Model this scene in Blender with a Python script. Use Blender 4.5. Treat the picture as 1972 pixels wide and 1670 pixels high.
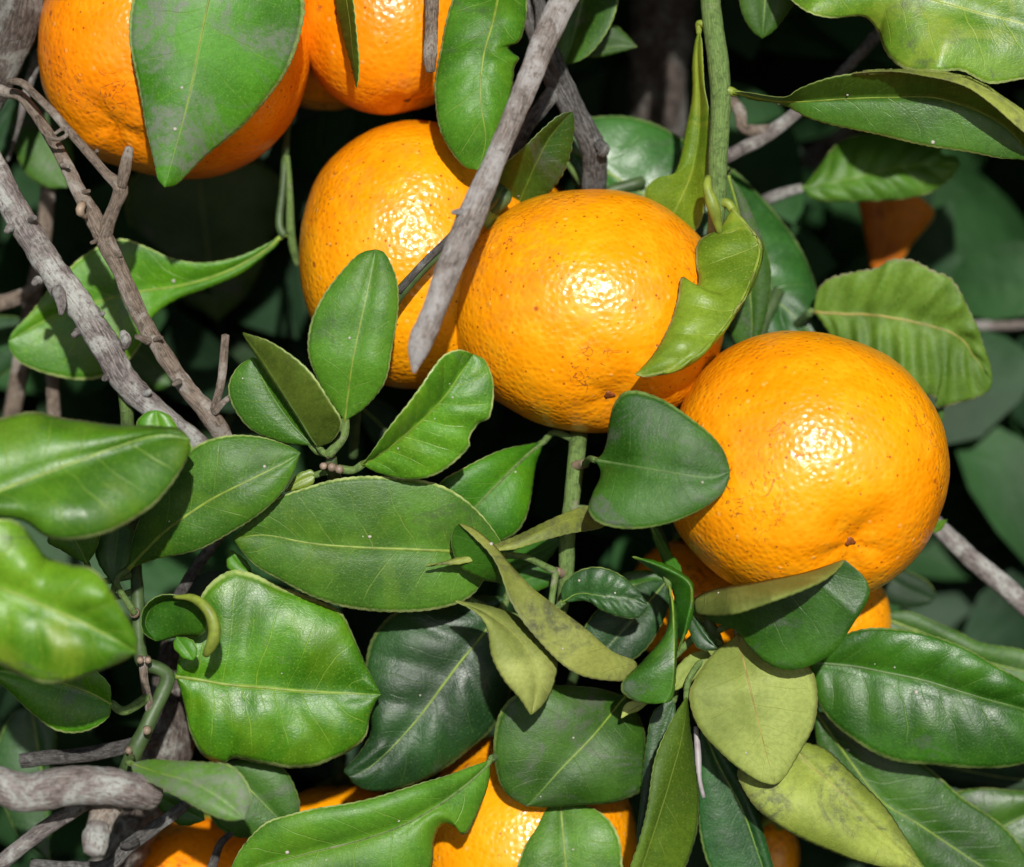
import bpy, math, random
import numpy as np
from mathutils import Vector, noise as mnoise

for o in list(bpy.data.objects):
    bpy.data.objects.remove(o, do_unlink=True)
scene = bpy.context.scene
col = scene.collection

# ------------------------------------------------------------------ camera
PITCH = math.radians(16.0)
D0 = 0.75                      # distance to the plane of the fruit, metres
PXM = 0.000125                 # metres per photograph pixel in that plane
FPX = D0 / PXM
CEN = np.array((0.0, 0.0, 1.25))
AX = np.array((0.0, math.cos(PITCH), -math.sin(PITCH)))
RT = np.array((1.0, 0.0, 0.0))
UP = np.array((0.0, math.sin(PITCH), math.cos(PITCH)))
CAMP = CEN - AX * D0
cam = bpy.data.cameras.new('camera')
camo = bpy.data.objects.new('camera', cam)
col.objects.link(camo)
camo.location = CAMP
camo.rotation_euler = (math.pi / 2 - PITCH, 0, 0)
cam.sensor_width = 36.0
cam.lens = 36.0 * FPX / 1972.0
cam.clip_start = 0.02
cam.clip_end = 500
cam.dof.use_dof = True
cam.dof.focus_distance = D0 - 0.026
cam.dof.aperture_fstop = 8.0
scene.camera = camo

# ------------------------------------------------------------------ light
SUN_ABOVE_AXIS = math.radians(17.0)
SUN_SIDE = math.radians(5.0)
SUN_EL = PITCH + SUN_ABOVE_AXIS
world = bpy.data.worlds.new('World')
scene.world = world
world.use_nodes = True
wn = world.node_tree.nodes
bg = wn.get('Background') or wn.new('ShaderNodeBackground')
sky = wn.new('ShaderNodeTexSky')
sky.sky_type = 'NISHITA'
sky.sun_disc = False
sky.sun_elevation = SUN_EL
sky.sun_rotation = math.pi - SUN_SIDE
world.node_tree.links.new(sky.outputs[0], bg.inputs[0])
bg.inputs[1].default_value = 0.085
sun = bpy.data.lights.new('sun', 'SUN')
sun.energy = 5.0
sun.angle = math.radians(0.9)
sun.color = (1.0, 0.97, 0.92)
suno = bpy.data.objects.new('sun', sun)
col.objects.link(suno)
suno.location = (0, -3, 4)
to_light = Vector((math.sin(SUN_SIDE) * math.cos(SUN_EL), -math.cos(SUN_SIDE) * math.cos(SUN_EL), math.sin(SUN_EL)))
suno.rotation_euler = to_light.to_track_quat('Z', 'Y').to_euler()
scene.view_settings.view_transform = 'Standard'
scene.view_settings.look = 'None'
scene.view_settings.exposure = 0.08
scene.view_settings.gamma = 1.0
scene.cycles.max_bounces = 4
scene.cycles.diffuse_bounces = 2
scene.cycles.glossy_bounces = 2
scene.cycles.transmission_bounces = 2

# ------------------------------------------------------------------ helpers
rng = random.Random(7)

def P(p):
    """(photograph x, photograph y, centimetres towards the camera) -> world, array (n,3)"""
    p = np.asarray(p, float)
    one = p.ndim == 1
    p = np.atleast_2d(p)
    d = D0 - p[:, 2] * 0.01
    w = CAMP + AX * d[:, None] + RT * ((p[:, 0] - 986.0) / FPX * d)[:, None] - UP * ((p[:, 1] - 835.0) / FPX * d)[:, None]
    return w[0] if one else w

def spline(pts, n):
    """Catmull-Rom through pts, resampled to n points evenly along the curve"""
    p = np.asarray(pts, float)
    if len(p) == 2:
        t = np.linspace(0, 1, n)[:, None]
        return p[0] * (1 - t) + p[1] * t
    q = np.vstack([2 * p[0] - p[1], p, 2 * p[-1] - p[-2]])
    out = []
    m = 14
    for i in range(1, len(q) - 2):
        t = np.linspace(0, 1, m, endpoint=False)[:, None]
        a, b, c, d = q[i - 1], q[i], q[i + 1], q[i + 2]
        out.append(0.5 * (2 * b + (c - a) * t + (2 * a - 5 * b + 4 * c - d) * t ** 2 + (3 * b - a - 3 * c + d) * t ** 3))
    out.append(p[-1][None])
    o = np.vstack(out)
    s = np.concatenate([[0], np.cumsum(np.linalg.norm(np.diff(o[:, :2], axis=0), axis=1) + 1e-9)])
    ss = np.linspace(0, s[-1], n)
    return np.stack([np.interp(ss, s, o[:, k]) for k in range(o.shape[1])], 1)

def mesh_obj(name, verts, faces, mats, parent=None, origin=None, uvs=None, midx=None, smooth=True):
    me = bpy.data.meshes.new(name)
    v = np.asarray(verts, float)
    origin = np.zeros(3) if origin is None else np.asarray(origin, float)
    me.from_pydata((v - origin).tolist(), [], faces)
    for m in mats:
        me.materials.append(m)
    if midx is not None:
        me.polygons.foreach_set('material_index', np.asarray(midx, np.int32))
    if smooth:
        me.polygons.foreach_set('use_smooth', [True] * len(me.polygons))
    if uvs is not None:
        lay = me.uv_layers.new(name='UVMap')
        vi = np.zeros(len(me.loops), np.int32)
        me.loops.foreach_get('vertex_index', vi)
        lay.data.foreach_set('uv', np.asarray(uvs, np.float32)[vi].ravel())
    me.update()
    o = bpy.data.objects.new(name, me)
    col.objects.link(o)
    place(o, origin, parent)
    return o

WPOS = {}
def place(o, origin, parent):
    origin = np.asarray(origin, float)
    WPOS[o.name] = origin
    if parent is not None:
        o.parent = parent
        o.location = origin - WPOS[parent.name]
    else:
        o.location = origin

def thing(name, label, cat, loc, group=None):
    o = bpy.data.objects.new(name, None)
    o.empty_display_size = 0.01
    col.objects.link(o)
    place(o, loc, None)
    o['label'] = label
    o['category'] = cat
    if group:
        o['group'] = group
    return o

def fnoise(v, sc, seed):
    return np.array([mnoise.noise(Vector((a[0] * sc + seed, a[1] * sc - seed * 1.7, a[2] * sc + seed * 0.6))) for a in v])

# ------------------------------------------------------------------ material helpers
class NT:
    dims = '3D'
    def __init__(s, name):
        s.mat = bpy.data.materials.new(name)
        s.mat.use_nodes = True
        s.nt = s.mat.node_tree
        s.nt.nodes.clear()
        s.out = s.nt.nodes.new('ShaderNodeOutputMaterial')
    def n(s, t, **kw):
        x = s.nt.nodes.new('ShaderNode' + t)
        for k, v in kw.items():
            setattr(x, k, v)
        return x
    def put(s, node, key, val):
        i = node.inputs[key]
        if hasattr(val, 'is_output'):
            s.nt.links.new(val, i)
        else:
            if hasattr(i, 'default_value') and hasattr(i.default_value, '__len__') and not hasattr(val, '__len__'):
                val = (val, val, val)
            i.default_value = val
    def m(s, op, a, b=None, c=None, clamp=False):
        x = s.n('Math', operation=op)
        x.use_clamp = clamp
        s.put(x, 0, a)
        if b is not None: s.put(x, 1, b)
        if c is not None: s.put(x, 2, c)
        return x.outputs[0]
    def ss(s, v, lo, hi, a=0.0, b=1.0):
        x = s.n('MapRange', interpolation_type='SMOOTHSTEP')
        for k, q in zip((0, 1, 2, 3, 4), (v, lo, hi, a, b)):
            s.put(x, k, q)
        return x.outputs[0]
    def mix(s, f, a, b, bt='MIX'):
        x = s.n('Mix', data_type='RGBA', blend_type=bt)
        s.put(x, 0, f)
        s.put(x, 6, a if hasattr(a, 'is_output') else (*a, 1)[:4])
        s.put(x, 7, b if hasattr(b, 'is_output') else (*b, 1)[:4])
        return x.outputs[2]
    def noise(s, vec, sc, det=3.0, rough=0.5, dist=0.0):
        x = s.n('TexNoise')
        x.noise_dimensions = s.dims
        s.put(x, 'Vector', vec)
        x.inputs['Scale'].default_value = sc
        x.inputs['Detail'].default_value = det
        x.inputs['Roughness'].default_value = rough
        x.inputs['Distortion'].default_value = dist
        return x.outputs[0]
    def voro(s, vec, sc, feat='F1', rand=1.0, smooth=None):
        x = s.n('TexVoronoi', feature=feat)
        x.voronoi_dimensions = s.dims
        s.put(x, 'Vector', vec)
        x.inputs['Scale'].default_value = sc
        x.inputs['Randomness'].default_value = rand
        if smooth is not None: x.inputs['Smoothness'].default_value = smooth
        return x
    def coords(s, shift=True):
        tc = s.n('TexCoord')
        if not shift:
            return tc.outputs['Object']
        oi = s.n('ObjectInfo')
        r = s.m('MULTIPLY', oi.outputs['Random'], 37.0)
        cx = s.n('CombineXYZ')
        s.put(cx, 0, r); s.put(cx, 1, s.m('MULTIPLY', r, 1.3)); s.put(cx, 2, s.m('MULTIPLY', r, 0.7))
        va = s.n('VectorMath', operation='ADD')
        s.put(va, 0, tc.outputs['Object']); s.put(va, 1, cx.outputs[0])
        s.rand = oi.outputs['Random']
        return va.outputs[0]
    def bump(s, h, strength, dist, prev=None):
        b = s.n('Bump')
        b.inputs['Strength'].default_value = strength
        b.inputs['Distance'].default_value = dist
        s.put(b, 'Height', h)
        if prev is not None: s.put(b, 'Normal', prev)
        return b.outputs[0]
    def bsdf(s, color, rough, normal=None, spec=0.5, coat=0.0, coat_rough=0.2, sss=0.0, trans=0.0, tcol=None):
        p = s.n('BsdfPrincipled')
        s.put(p, 'Base Color', color if hasattr(color, 'is_output') else (*color, 1))
        s.put(p, 'Roughness', rough)
        p.inputs['Specular IOR Level'].default_value = spec
        p.inputs['Coat Weight'].default_value = coat
        p.inputs['Coat Roughness'].default_value = coat_rough
        if sss:
            p.inputs['Subsurface Weight'].default_value = sss
            p.inputs['Subsurface Radius'].default_value = (0.004, 0.0015, 0.0004)
            p.inputs['Subsurface Scale'].default_value = 1.0
        if normal is not None:
            s.put(p, 'Normal', normal)
            if coat: s.put(p, 'Coat Normal', normal)
        res = p.outputs[0]
        if trans:
            t = s.n('BsdfTranslucent')
            s.put(t, 'Color', tcol)
            mx = s.n('MixShader')
            mx.inputs[0].default_value = trans
            s.nt.links.new(res, mx.inputs[1]); s.nt.links.new(t.outputs[0], mx.inputs[2])
            res = mx.outputs[0]
        s.nt.links.new(res, s.out.inputs[0])
        return s.mat

def leaf_mat(name, c1, c2, vein, rim=(0.40, 0.50, 0.18), soot=0.0, sootc=(0.09, 0.10, 0.085), yel=0.0, yelc=(0.22, 0.24, 0.03),
             rough=0.42, spec=0.5, nv=7.0, veinamt=0.42, bumps=0.5, under=False, speck=0.22):
    s = NT(name)
    s.dims = '2D'
    o3 = s.n('SeparateXYZ'); s.put(o3, 0, s.coords())
    o2 = s.n('CombineXYZ'); s.put(o2, 0, o3.outputs[0]); s.put(o2, 1, s.m('MULTIPLY_ADD', o3.outputs[1], 0.6, o3.outputs[2]))
    ob = o2.outputs[0]
    uv = s.n('UVMap').outputs[0]
    sx = s.n('SeparateXYZ'); s.put(sx, 0, uv)
    x, y = sx.outputs[0], sx.outputs[1]
    a = s.m('ABSOLUTE', s.m('MULTIPLY_ADD', x, 2.0, -1.0))
    side = s.m('MULTIPLY', s.m('GREATER_THAN', x, 0.5), 0.45)
    wob = s.m('MULTIPLY', s.noise(ob, 55.0, 2.0), 0.55)
    sv = s.m('ADD', s.m('ADD', s.m('MULTIPLY_ADD', y, nv, side), s.m('MULTIPLY', a, -1.35)), s.m('ADD', wob, s.m('MULTIPLY', s.m('POWER', a, 2.0), 0.35)))
    fr = s.m('FRACT', sv)
    dist = s.m('SUBTRACT', 0.5, s.m('ABSOLUTE', s.m('SUBTRACT', fr, 0.5)))
    line = s.m('MULTIPLY', s.ss(dist, 0.006, 0.028, 1.0, 0.0), s.ss(a, 0.55, 0.97, 1.0, 0.0))
    # weaker veins between
    fr2 = s.m('FRACT', s.m('MULTIPLY_ADD', sv, 1.0, 0.47))
    d2 = s.m('SUBTRACT', 0.5, s.m('ABSOLUTE', s.m('SUBTRACT', fr2, 0.5)))
    line2 = s.m('MULTIPLY', s.ss(d2, 0.004, 0.02, 1.0, 0.0), s.ss(a, 0.3, 0.75, 0.45, 0.0))
    vl = s.m('MAXIMUM', line, line2)
    broken = s.ss(s.noise(ob, 140.0, 2.0), 0.36, 0.58)
    vl = s.m('MULTIPLY', vl, s.m('MULTIPLY_ADD', broken, 0.75, 0.25))
    big = s.ss(s.noise(ob, 38.0, 4.0, 0.6), 0.35, 0.68)
    c = s.mix(big, tuple(k * 0.78 for k in c1), tuple(k * 1.12 for k in c2))
    # mottled cells of the blade
    vr = s.voro(ob, 1150.0, 'DISTANCE_TO_EDGE')
    net = s.ss(vr.outputs['Distance'], 0.0, 0.16, 1.0, 0.0)
    c = s.mix(s.m('MULTIPLY', net, 0.16), c, vein)
    fine = s.noise(ob, 900.0, 2.0, 0.6)
    fine2 = s.noise(ob, 260.0, 3.0, 0.6)
    c = s.mix(s.ss(fine, 0.35, 0.7, 0.0, 0.22), c, (c1[0] * 0.45, c1[1] * 0.5, c1[2] * 0.45))
    if yel:
        c = s.mix(s.m('MULTIPLY', s.ss(s.noise(ob, 48.0, 4.0, 0.55, 0.8), 0.50, 0.66), yel), c, yelc)
    c = s.mix(s.m('MULTIPLY', vl, veinamt), c, vein)
    c = s.mix(s.ss(a, 0.008, 0.03, 0.75 if veinamt else 0.0, 0.0), c, vein)
    if soot:
        sn = s.noise(ob, 60.0, 6.0, 0.68, 0.6)
        sm = s.m('MULTIPLY', s.ss(sn, 0.62 - 0.24 * soot, 0.75 - 0.12 * soot), min(1.0, 0.5 + 0.5 * soot))
        sm = s.m('MULTIPLY', sm, s.ss(s.noise(ob, 420.0, 3.0, 0.7), 0.30, 0.62, 0.25, 1.0))
        c = s.mix(sm, c, sootc)
    rimf = s.m('MULTIPLY', s.ss(a, 0.945, 0.985), s.ss(fine2, 0.3, 0.6, 0.45, 1.0))
    c = s.mix(rimf, c, rim)
    # pale dust specks and small dark blemishes
    vs = s.voro(ob, 760.0)
    vc = s.n('SeparateColor'); s.put(vc, 0, vs.outputs['Color'])
    dots = s.m('MULTIPLY', s.ss(vs.outputs['Distance'], 0.10, 0.22, 1.0, 0.0), s.m('GREATER_THAN', vc.outputs[0], 0.55))
    c = s.mix(s.m('MULTIPLY', dots, speck * 1.3), c, vein)
    hv = s.n('HueSaturation')
    s.put(hv, 'Hue', s.m('MULTIPLY_ADD', s.rand, 0.024, 0.488))
    s.put(hv, 'Saturation', s.m('MULTIPLY_ADD', s.rand, 0.08, 1.0))
    s.put(hv, 'Value', s.m('MULTIPLY_ADD', s.m('FRACT', s.m('MULTIPLY', s.rand, 7.31)), 0.30, 0.85))
    s.put(hv, 'Color', c)
    c = hv.outputs[0]
    h = s.m('ADD', s.m('MULTIPLY', vl, 0.5 if under else -0.5), s.m('MULTIPLY', fine2, 0.75))
    b = s.bump(h, bumps, 0.0004)
    b = s.bump(s.m('ADD', s.m('MULTIPLY', net, -0.35), s.m('MULTIPLY', fine, 0.55)), 0.50 * bumps, 0.00018, b)
    rg = s.m('MULTIPLY_ADD', s.noise(ob, 90.0, 4.0, 0.6), 0.30, rough - 0.15)
    return s.bsdf(c, rg, b, spec=spec, trans=0.10, tcol=s.mix(0.5, c, (0.12, 0.25, 0.01)))

VP = (0.17, 0.27, 0.05)
LEAF_SPECS = {
    'mid': dict(c1=(0.036, 0.128, 0.010), c2=(0.060, 0.174, 0.015), vein=VP, veinamt=0.55, rough=0.46, spec=0.28, yel=0.28, yelc=(0.105, 0.215, 0.014), soot=0.05, sootc=(0.05, 0.07, 0.035)),
    'bright': dict(c1=(0.038, 0.148, 0.008), c2=(0.064, 0.192, 0.011), vein=(0.21, 0.34, 0.04), veinamt=0.55, rough=0.42, spec=0.45, yel=0.25, yelc=(0.14, 0.235, 0.015), soot=0.1),
    'deep': dict(rim=(0.21, 0.28, 0.085), c1=(0.020, 0.084, 0.007), c2=(0.036, 0.122, 0.011), vein=(0.10, 0.19, 0.03), rough=0.42, spec=0.42, yel=0.25, yelc=(0.06, 0.15, 0.012), soot=0.1),
    'dark': dict(rim=(0.21, 0.28, 0.085), c1=(0.011, 0.044, 0.011), c2=(0.019, 0.068, 0.014), vein=(0.09, 0.15, 0.05), rough=0.44, spec=0.42, veinamt=0.35, soot=0.1),
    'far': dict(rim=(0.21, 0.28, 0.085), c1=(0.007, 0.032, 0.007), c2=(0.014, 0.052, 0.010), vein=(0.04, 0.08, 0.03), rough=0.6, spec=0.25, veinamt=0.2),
    'yellow': dict(c1=(0.056, 0.168, 0.010), c2=(0.100, 0.212, 0.016), vein=(0.25, 0.33, 0.04), rough=0.42, spec=0.42, yel=0.5, yelc=(0.20, 0.26, 0.03), soot=0.35, sootc=(0.06, 0.075, 0.04)),
    'lime': dict(c1=(0.100, 0.215, 0.010), c2=(0.160, 0.275, 0.018), vein=(0.30, 0.38, 0.05), rough=0.40, spec=0.42, yel=0.5, yelc=(0.26, 0.31, 0.03)),
    'gloss': dict(rim=(0.16, 0.24, 0.08), c1=(0.020, 0.084, 0.014), c2=(0.034, 0.120, 0.020), vein=(0.10, 0.19, 0.05), rough=0.38, spec=0.6, soot=0.15, sootc=(0.06, 0.075, 0.05)),
    'soot': dict(c1=(0.050, 0.150, 0.010), c2=(0.070, 0.180, 0.020), vein=VP, soot=1.0, sootc=(0.120, 0.145, 0.098), rough=0.55, spec=0.35),
    'duskydark': dict(rim=(0.21, 0.28, 0.085), c1=(0.026, 0.080, 0.008), c2=(0.044, 0.108, 0.013), vein=(0.12, 0.19, 0.04), soot=0.5, sootc=(0.095, 0.10, 0.08), rough=0.52, spec=0.36),
    'pale': dict(c1=(0.215, 0.270, 0.060), c2=(0.295, 0.340, 0.095), vein=(0.28, 0.30, 0.06), rim=(0.26, 0.27, 0.08), rough=0.62, spec=0.28, veinamt=0.25, under=True, soot=0.15, sootc=(0.10, 0.12, 0.03)),
    'palesoot': dict(c1=(0.195, 0.235, 0.045), c2=(0.255, 0.285, 0.068), vein=(0.27, 0.29, 0.06), rim=(0.2, 0.2, 0.07), soot=0.85, sootc=(0.075, 0.082, 0.040), rough=0.62, spec=0.28, veinamt=0.25, under=True),
    'olive': dict(c1=(0.070, 0.125, 0.012), c2=(0.105, 0.165, 0.020), vein=(0.20, 0.25, 0.05), rough=0.58, spec=0.30, veinamt=0.35, under=True, soot=0.2, sootc=(0.06, 0.075, 0.02)),
    'under': dict(c1=(0.090, 0.170, 0.022), c2=(0.130, 0.212, 0.032), vein=(0.22, 0.26, 0.06), rim=(0.22, 0.2, 0.12), rough=0.58, spec=0.30, veinamt=0.4, under=True, soot=0.15, sootc=(0.05, 0.07, 0.02)),
    'withered': dict(c1=(0.50, 0.13, 0.004), c2=(0.62, 0.20, 0.006), vein=(0.5, 0.2, 0.02), soot=0.55, sootc=(0.10, 0.03, 0.01), rough=0.6, spec=0.3),
}
def LM(key, small):
    k = key + ('_small' if small else '')
    if k not in M:
        sp = dict(LEAF_SPECS[key])
        if small:
            sp.update(nv=4.0, veinamt=0.10, bumps=0.18)
        M[k] = leaf_mat('leaf_' + k, **sp)
    return M[k]
M = {}
UNDER_OF = {'mid': 'under', 'bright': 'under', 'deep': 'olive', 'dark': 'olive', 'far': 'olive', 'yellow': 'pale', 'lime': 'pale', 'gloss': 'olive', 'soot': 'pale', 'duskydark': 'pale'}

def rib_mat(name, c):
    s = NT(name)
    ob = s.coords()
    cc = s.mix(s.ss(s.noise(ob, 300.0, 3.0), 0.35, 0.7), c, tuple(k * 0.6 for k in c))
    return s.bsdf(cc, 0.5, s.bump(s.noise(ob, 700.0, 2.0), 0.3, 0.0002), spec=0.4)
M['rib'] = rib_mat('midrib_pale_green', (0.18, 0.26, 0.03))
M['ribdark'] = rib_mat('midrib_green', (0.08, 0.15, 0.035))
M['ribbrown'] = rib_mat('midrib_brown_yellow', (0.26, 0.22, 0.05))
M['stemy'] = rib_mat('petiole_yellow_green', (0.21, 0.27, 0.035))
M['stemd'] = rib_mat('stem_dark_green', (0.055, 0.095, 0.030))

def bark_mat(name, c1, c2, lich, lamt, streak=True, bstr=0.8):
    s = NT(name)
    ob = s.coords()
    uv = s.n('UVMap').outputs[0]
    mp = s.n('Mapping'); s.put(mp, 0, uv)
    mp.inputs['Scale'].default_value = (2.5, 0.55, 1.0)
    st = s.noise(mp.outputs[0], 5.0, 6.0, 0.7, 0.4)
    n1 = s.noise(ob, 160.0, 5.0, 0.65)
    n2 = s.noise(ob, 700.0, 3.0, 0.7)
    c = s.mix(s.ss(st, 0.36, 0.62), c1, c2)
    c = s.mix(s.ss(n2, 0.45, 0.68, 0.0, 0.6), c, tuple(k * 0.35 for k in c1))
    lm = s.m('MULTIPLY', s.ss(s.noise(ob, 105.0, 5.0, 0.68, 0.5), 0.62 - 0.3 * lamt, 0.72 - 0.2 * lamt), s.ss(n2, 0.3, 0.55))
    c = s.mix(s.m('MULTIPLY', lm, 0.85), c, lich)
    b = s.bump(s.m('ADD', s.m('MULTIPLY', st, 1.0), s.m('MULTIPLY', n1, 0.5)), bstr, 0.0017)
    b = s.bump(n2, 0.5, 0.0004, b)
    return s.bsdf(c, 0.75, b, spec=0.25)
M['barkgrey'] = bark_mat('bark_grey_lichen', (0.10, 0.082, 0.074), (0.32, 0.28, 0.265), (0.50, 0.51, 0.47), 0.6)
M['barkdark'] = bark_mat('bark_dark_grey', (0.065, 0.058, 0.052), (0.22, 0.21, 0.20), (0.34, 0.34, 0.32), 0.35, bstr=1.0)
M['barkbrown'] = bark_mat('bark_brown_twig', (0.13, 0.098, 0.072), (0.32, 0.255, 0.20), (0.44, 0.40, 0.35), 0.4)
M['stemg'] = bark_mat('young_stem_green', (0.085, 0.15, 0.035), (0.15, 0.225, 0.065), (0.24, 0.23, 0.16), 0.22, bstr=0.45)
M['deadwood'] = bark_mat('dead_wood_grey', (0.14, 0.11, 0.09), (0.37, 0.325, 0.295), (0.48, 0.46, 0.445), 0.65)
M['trunk'] = bark_mat('trunk_bark', (0.05, 0.038, 0.032), (0.16, 0.13, 0.11), (0.30, 0.30, 0.27), 0.5, bstr=1.0)
M['lichen'] = bark_mat('lichen_white_bark', (0.15, 0.115, 0.10), (0.30, 0.26, 0.24), (0.48, 0.50, 0.46), 0.70)
M['scar'] = rib_mat('cut_scar_tan', (0.27, 0.20, 0.14))
M['white'] = rib_mat('scale_insect_white', (0.46, 0.42, 0.37))
M['flower'] = rib_mat('dry_stalk_grey', (0.30, 0.27, 0.27))

def fruit_mat(name='mandarin_rind', gr=1.0):
    s = NT(name)
    ob = s.coords()
    n0 = s.noise(ob, 32.0, 3.0, 0.5)
    n1 = s.noise(ob, 190.0, 4.0, 0.6)
    c = s.mix(s.ss(n0, 0.32, 0.68), (0.80, 0.248, 0.001), (0.87, 0.328, 0.002))
    c = s.mix(s.ss(n1, 0.45, 0.72, 0.0, 0.45), c, (0.88, 0.40, 0.008))
    po = s.voro(ob, 640.0, 'F1', 1.0)
    pd = s.ss(po.outputs['Distance'], 0.0, 0.75)
    c = s.mix(s.ss(po.outputs['Distance'], 0.05, 0.42, 0.35, 0.0), c, (0.76, 0.185, 0.001))
    # pale raised oil glands, few
    g = s.voro(ob, 290.0)
    gc = s.n('SeparateColor'); s.put(gc, 0, g.outputs['Color'])
    gl = s.m('MULTIPLY', s.ss(g.outputs['Distance'], 0.08, 0.20, 1.0, 0.0), s.m('GREATER_THAN', gc.outputs[0], 0.62))
    c = s.mix(s.m('MULTIPLY', gl, 0.55), c, (0.85, 0.45, 0.10))
    # brown specks
    v = s.voro(ob, 520.0)
    vc = s.n('SeparateColor'); s.put(vc, 0, v.outputs['Color'])
    lo = s.ss(s.noise(ob, 45.0, 3.0), 0.38, 0.62)
    sp = s.m('MULTIPLY', s.ss(s.m('ADD', v.outputs['Distance'], s.m('MULTIPLY', n1, 0.25)), 0.20, 0.34, 1.0, 0.0), s.m('GREATER_THAN', vc.outputs[1], s.m('MULTIPLY_ADD', lo, -0.48, 0.86)))
    c = s.mix(s.m('MULTIPLY', sp, 0.85), c, (0.20, 0.045, 0.008))
    v2 = s.voro(ob, 115.0)
    v2c = s.n('SeparateColor'); s.put(v2c, 0, v2.outputs['Color'])
    sp2 = s.m('MULTIPLY', s.ss(s.m('ADD', v2.outputs['Distance'], s.m('MULTIPLY', n1, 0.2)), 0.14, 0.20, 1.0, 0.0), s.m('GREATER_THAN', v2c.outputs[0], 0.72))
    c = s.mix(s.m('MULTIPLY', sp2, 0.8), c, (0.26, 0.05, 0.01))
    # thin wandering scars
    sn = s.noise(ob, 130.0, 3.0, 0.6, 1.2)
    scl = s.m('MULTIPLY', s.ss(s.m('ABSOLUTE', s.m('SUBTRACT', sn, 0.5)), 0.004, 0.014, 1.0, 0.0), s.ss(s.noise(ob, 42.0, 2.0), 0.54, 0.60))
    c = s.mix(s.m('MULTIPLY', scl, 0.75), c, (0.24, 0.06, 0.015))
    # rubbed brownish shoulder patches
    rb = s.m('MULTIPLY', s.ss(s.noise(ob, 30.0, 3.0), 0.52, 0.70), s.ss(s.noise(ob, 300.0, 4.0, 0.7), 0.44, 0.60))
    c = s.mix(s.m('MULTIPLY', rb, 0.42), c, (0.42, 0.15, 0.02))
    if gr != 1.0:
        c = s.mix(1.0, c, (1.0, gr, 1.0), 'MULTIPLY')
    h = s.m('ADD', s.m('MULTIPLY', pd, 0.55), s.m('MULTIPLY', s.noise(ob, 250.0, 3.0, 0.6), 0.75))
    b = s.bump(h, 0.46, 0.00050)
    b = s.bump(s.m('ADD', s.m('MULTIPLY', gl, 0.8), s.m('MULTIPLY', s.noise(ob, 1400.0, 2.0), 0.5)), 0.35, 0.00022, b)
    return s.bsdf(c, s.m('MULTIPLY_ADD', n1, 0.20, 0.21), b, spec=0.45, coat=0.10, coat_rough=0.12)
M['rind'] = fruit_mat()
M['rind_dimlit'] = fruit_mat('mandarin_rind_dimlit', 0.82)  # deeper orange copy of the rind, weaker flash light put into its colour

# ------------------------------------------------------------------ geometry builders
def tube(name, pts, widths, mat, parent=None, n=None, sec=10, lump=0.0, seed=0.0, caps=True, point=0.0, squash=1.0, origin=None):
    """pts (px, py, cm); widths in photograph pixels at each pt"""
    pw = [(*p, w) for p, w in zip(pts, widths)]
    L = sum(math.dist(pts[i][:2], pts[i + 1][:2]) for i in range(len(pts) - 1)) + 10 * sum(abs(pts[i][2] - pts[i + 1][2]) for i in range(len(pts) - 1))
    n = n or int(min(110, max(8, L / 7)))
    q = spline(pw, n)
    w = P(q[:, :3])
    r = q[:, 3] * 0.5 / FPX * (D0 - q[:, 2] * 0.01)
    return tube_w(name, w, r, mat, parent, sec, lump, seed, caps, squash, origin)

def tube_w(name, w, r, mat, parent=None, sec=10, lump=0.0, seed=0.0, caps=True, squash=1.0, origin=None):
    n = len(w)
    T = np.gradient(w, axis=0)
    T /= np.linalg.norm(T, axis=1)[:, None] + 1e-12
    U = np.cross(T, AX + 0.31 * RT)
    U /= np.linalg.norm(U, axis=1)[:, None] + 1e-12
    V = np.cross(T, U)
    th = np.linspace(0, 2 * math.pi, sec, endpoint=False)
    ring = np.cos(th)[None, :, None] * U[:, None, :] + np.sin(th)[None, :, None] * V[:, None, :] * squash
    rr = np.repeat(r[:, None], sec, 1)
    if lump:
        c = (w[:, None, :] + ring * r[:, None, None]).reshape(-1, 3)
        f = fnoise(c, 170.0, seed) * 0.6 + fnoise(c, 480.0, seed + 3) * 0.65
        rr = rr * (1 + lump * f.reshape(n, sec))
    v = (w[:, None, :] + ring * rr[:, :, None]).reshape(-1, 3)
    faces = []
    for i in range(n - 1):
        for j in range(sec):
            k = (j + 1) % sec
            faces.append((i * sec + j, i * sec + k, (i + 1) * sec + k, (i + 1) * sec + j))
    arc = np.concatenate([[0], np.cumsum(np.linalg.norm(np.diff(w, axis=0), axis=1))]) * 100
    uv = np.stack([np.tile(np.abs(th / math.pi - 1.0) * 2, (n, 1)).ravel(), np.repeat(arc, sec)], 1)
    if caps:
        nv = len(v)
        v = np.vstack([v, w[0] - T[0] * r[0] * 0.25, w[-1] + T[-1] * r[-1] * 0.35])
        uv = np.vstack([uv, [0.5, 0], [0.5, arc[-1]]])
        for j in range(sec):
            k = (j + 1) % sec
            faces.append((nv, k, j))
            faces.append((nv + 1, (n - 1) * sec + j, (n - 1) * sec + k))
    return mesh_obj(name, v, faces, [mat], parent, w[0] if origin is None else origin, uv)

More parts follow.
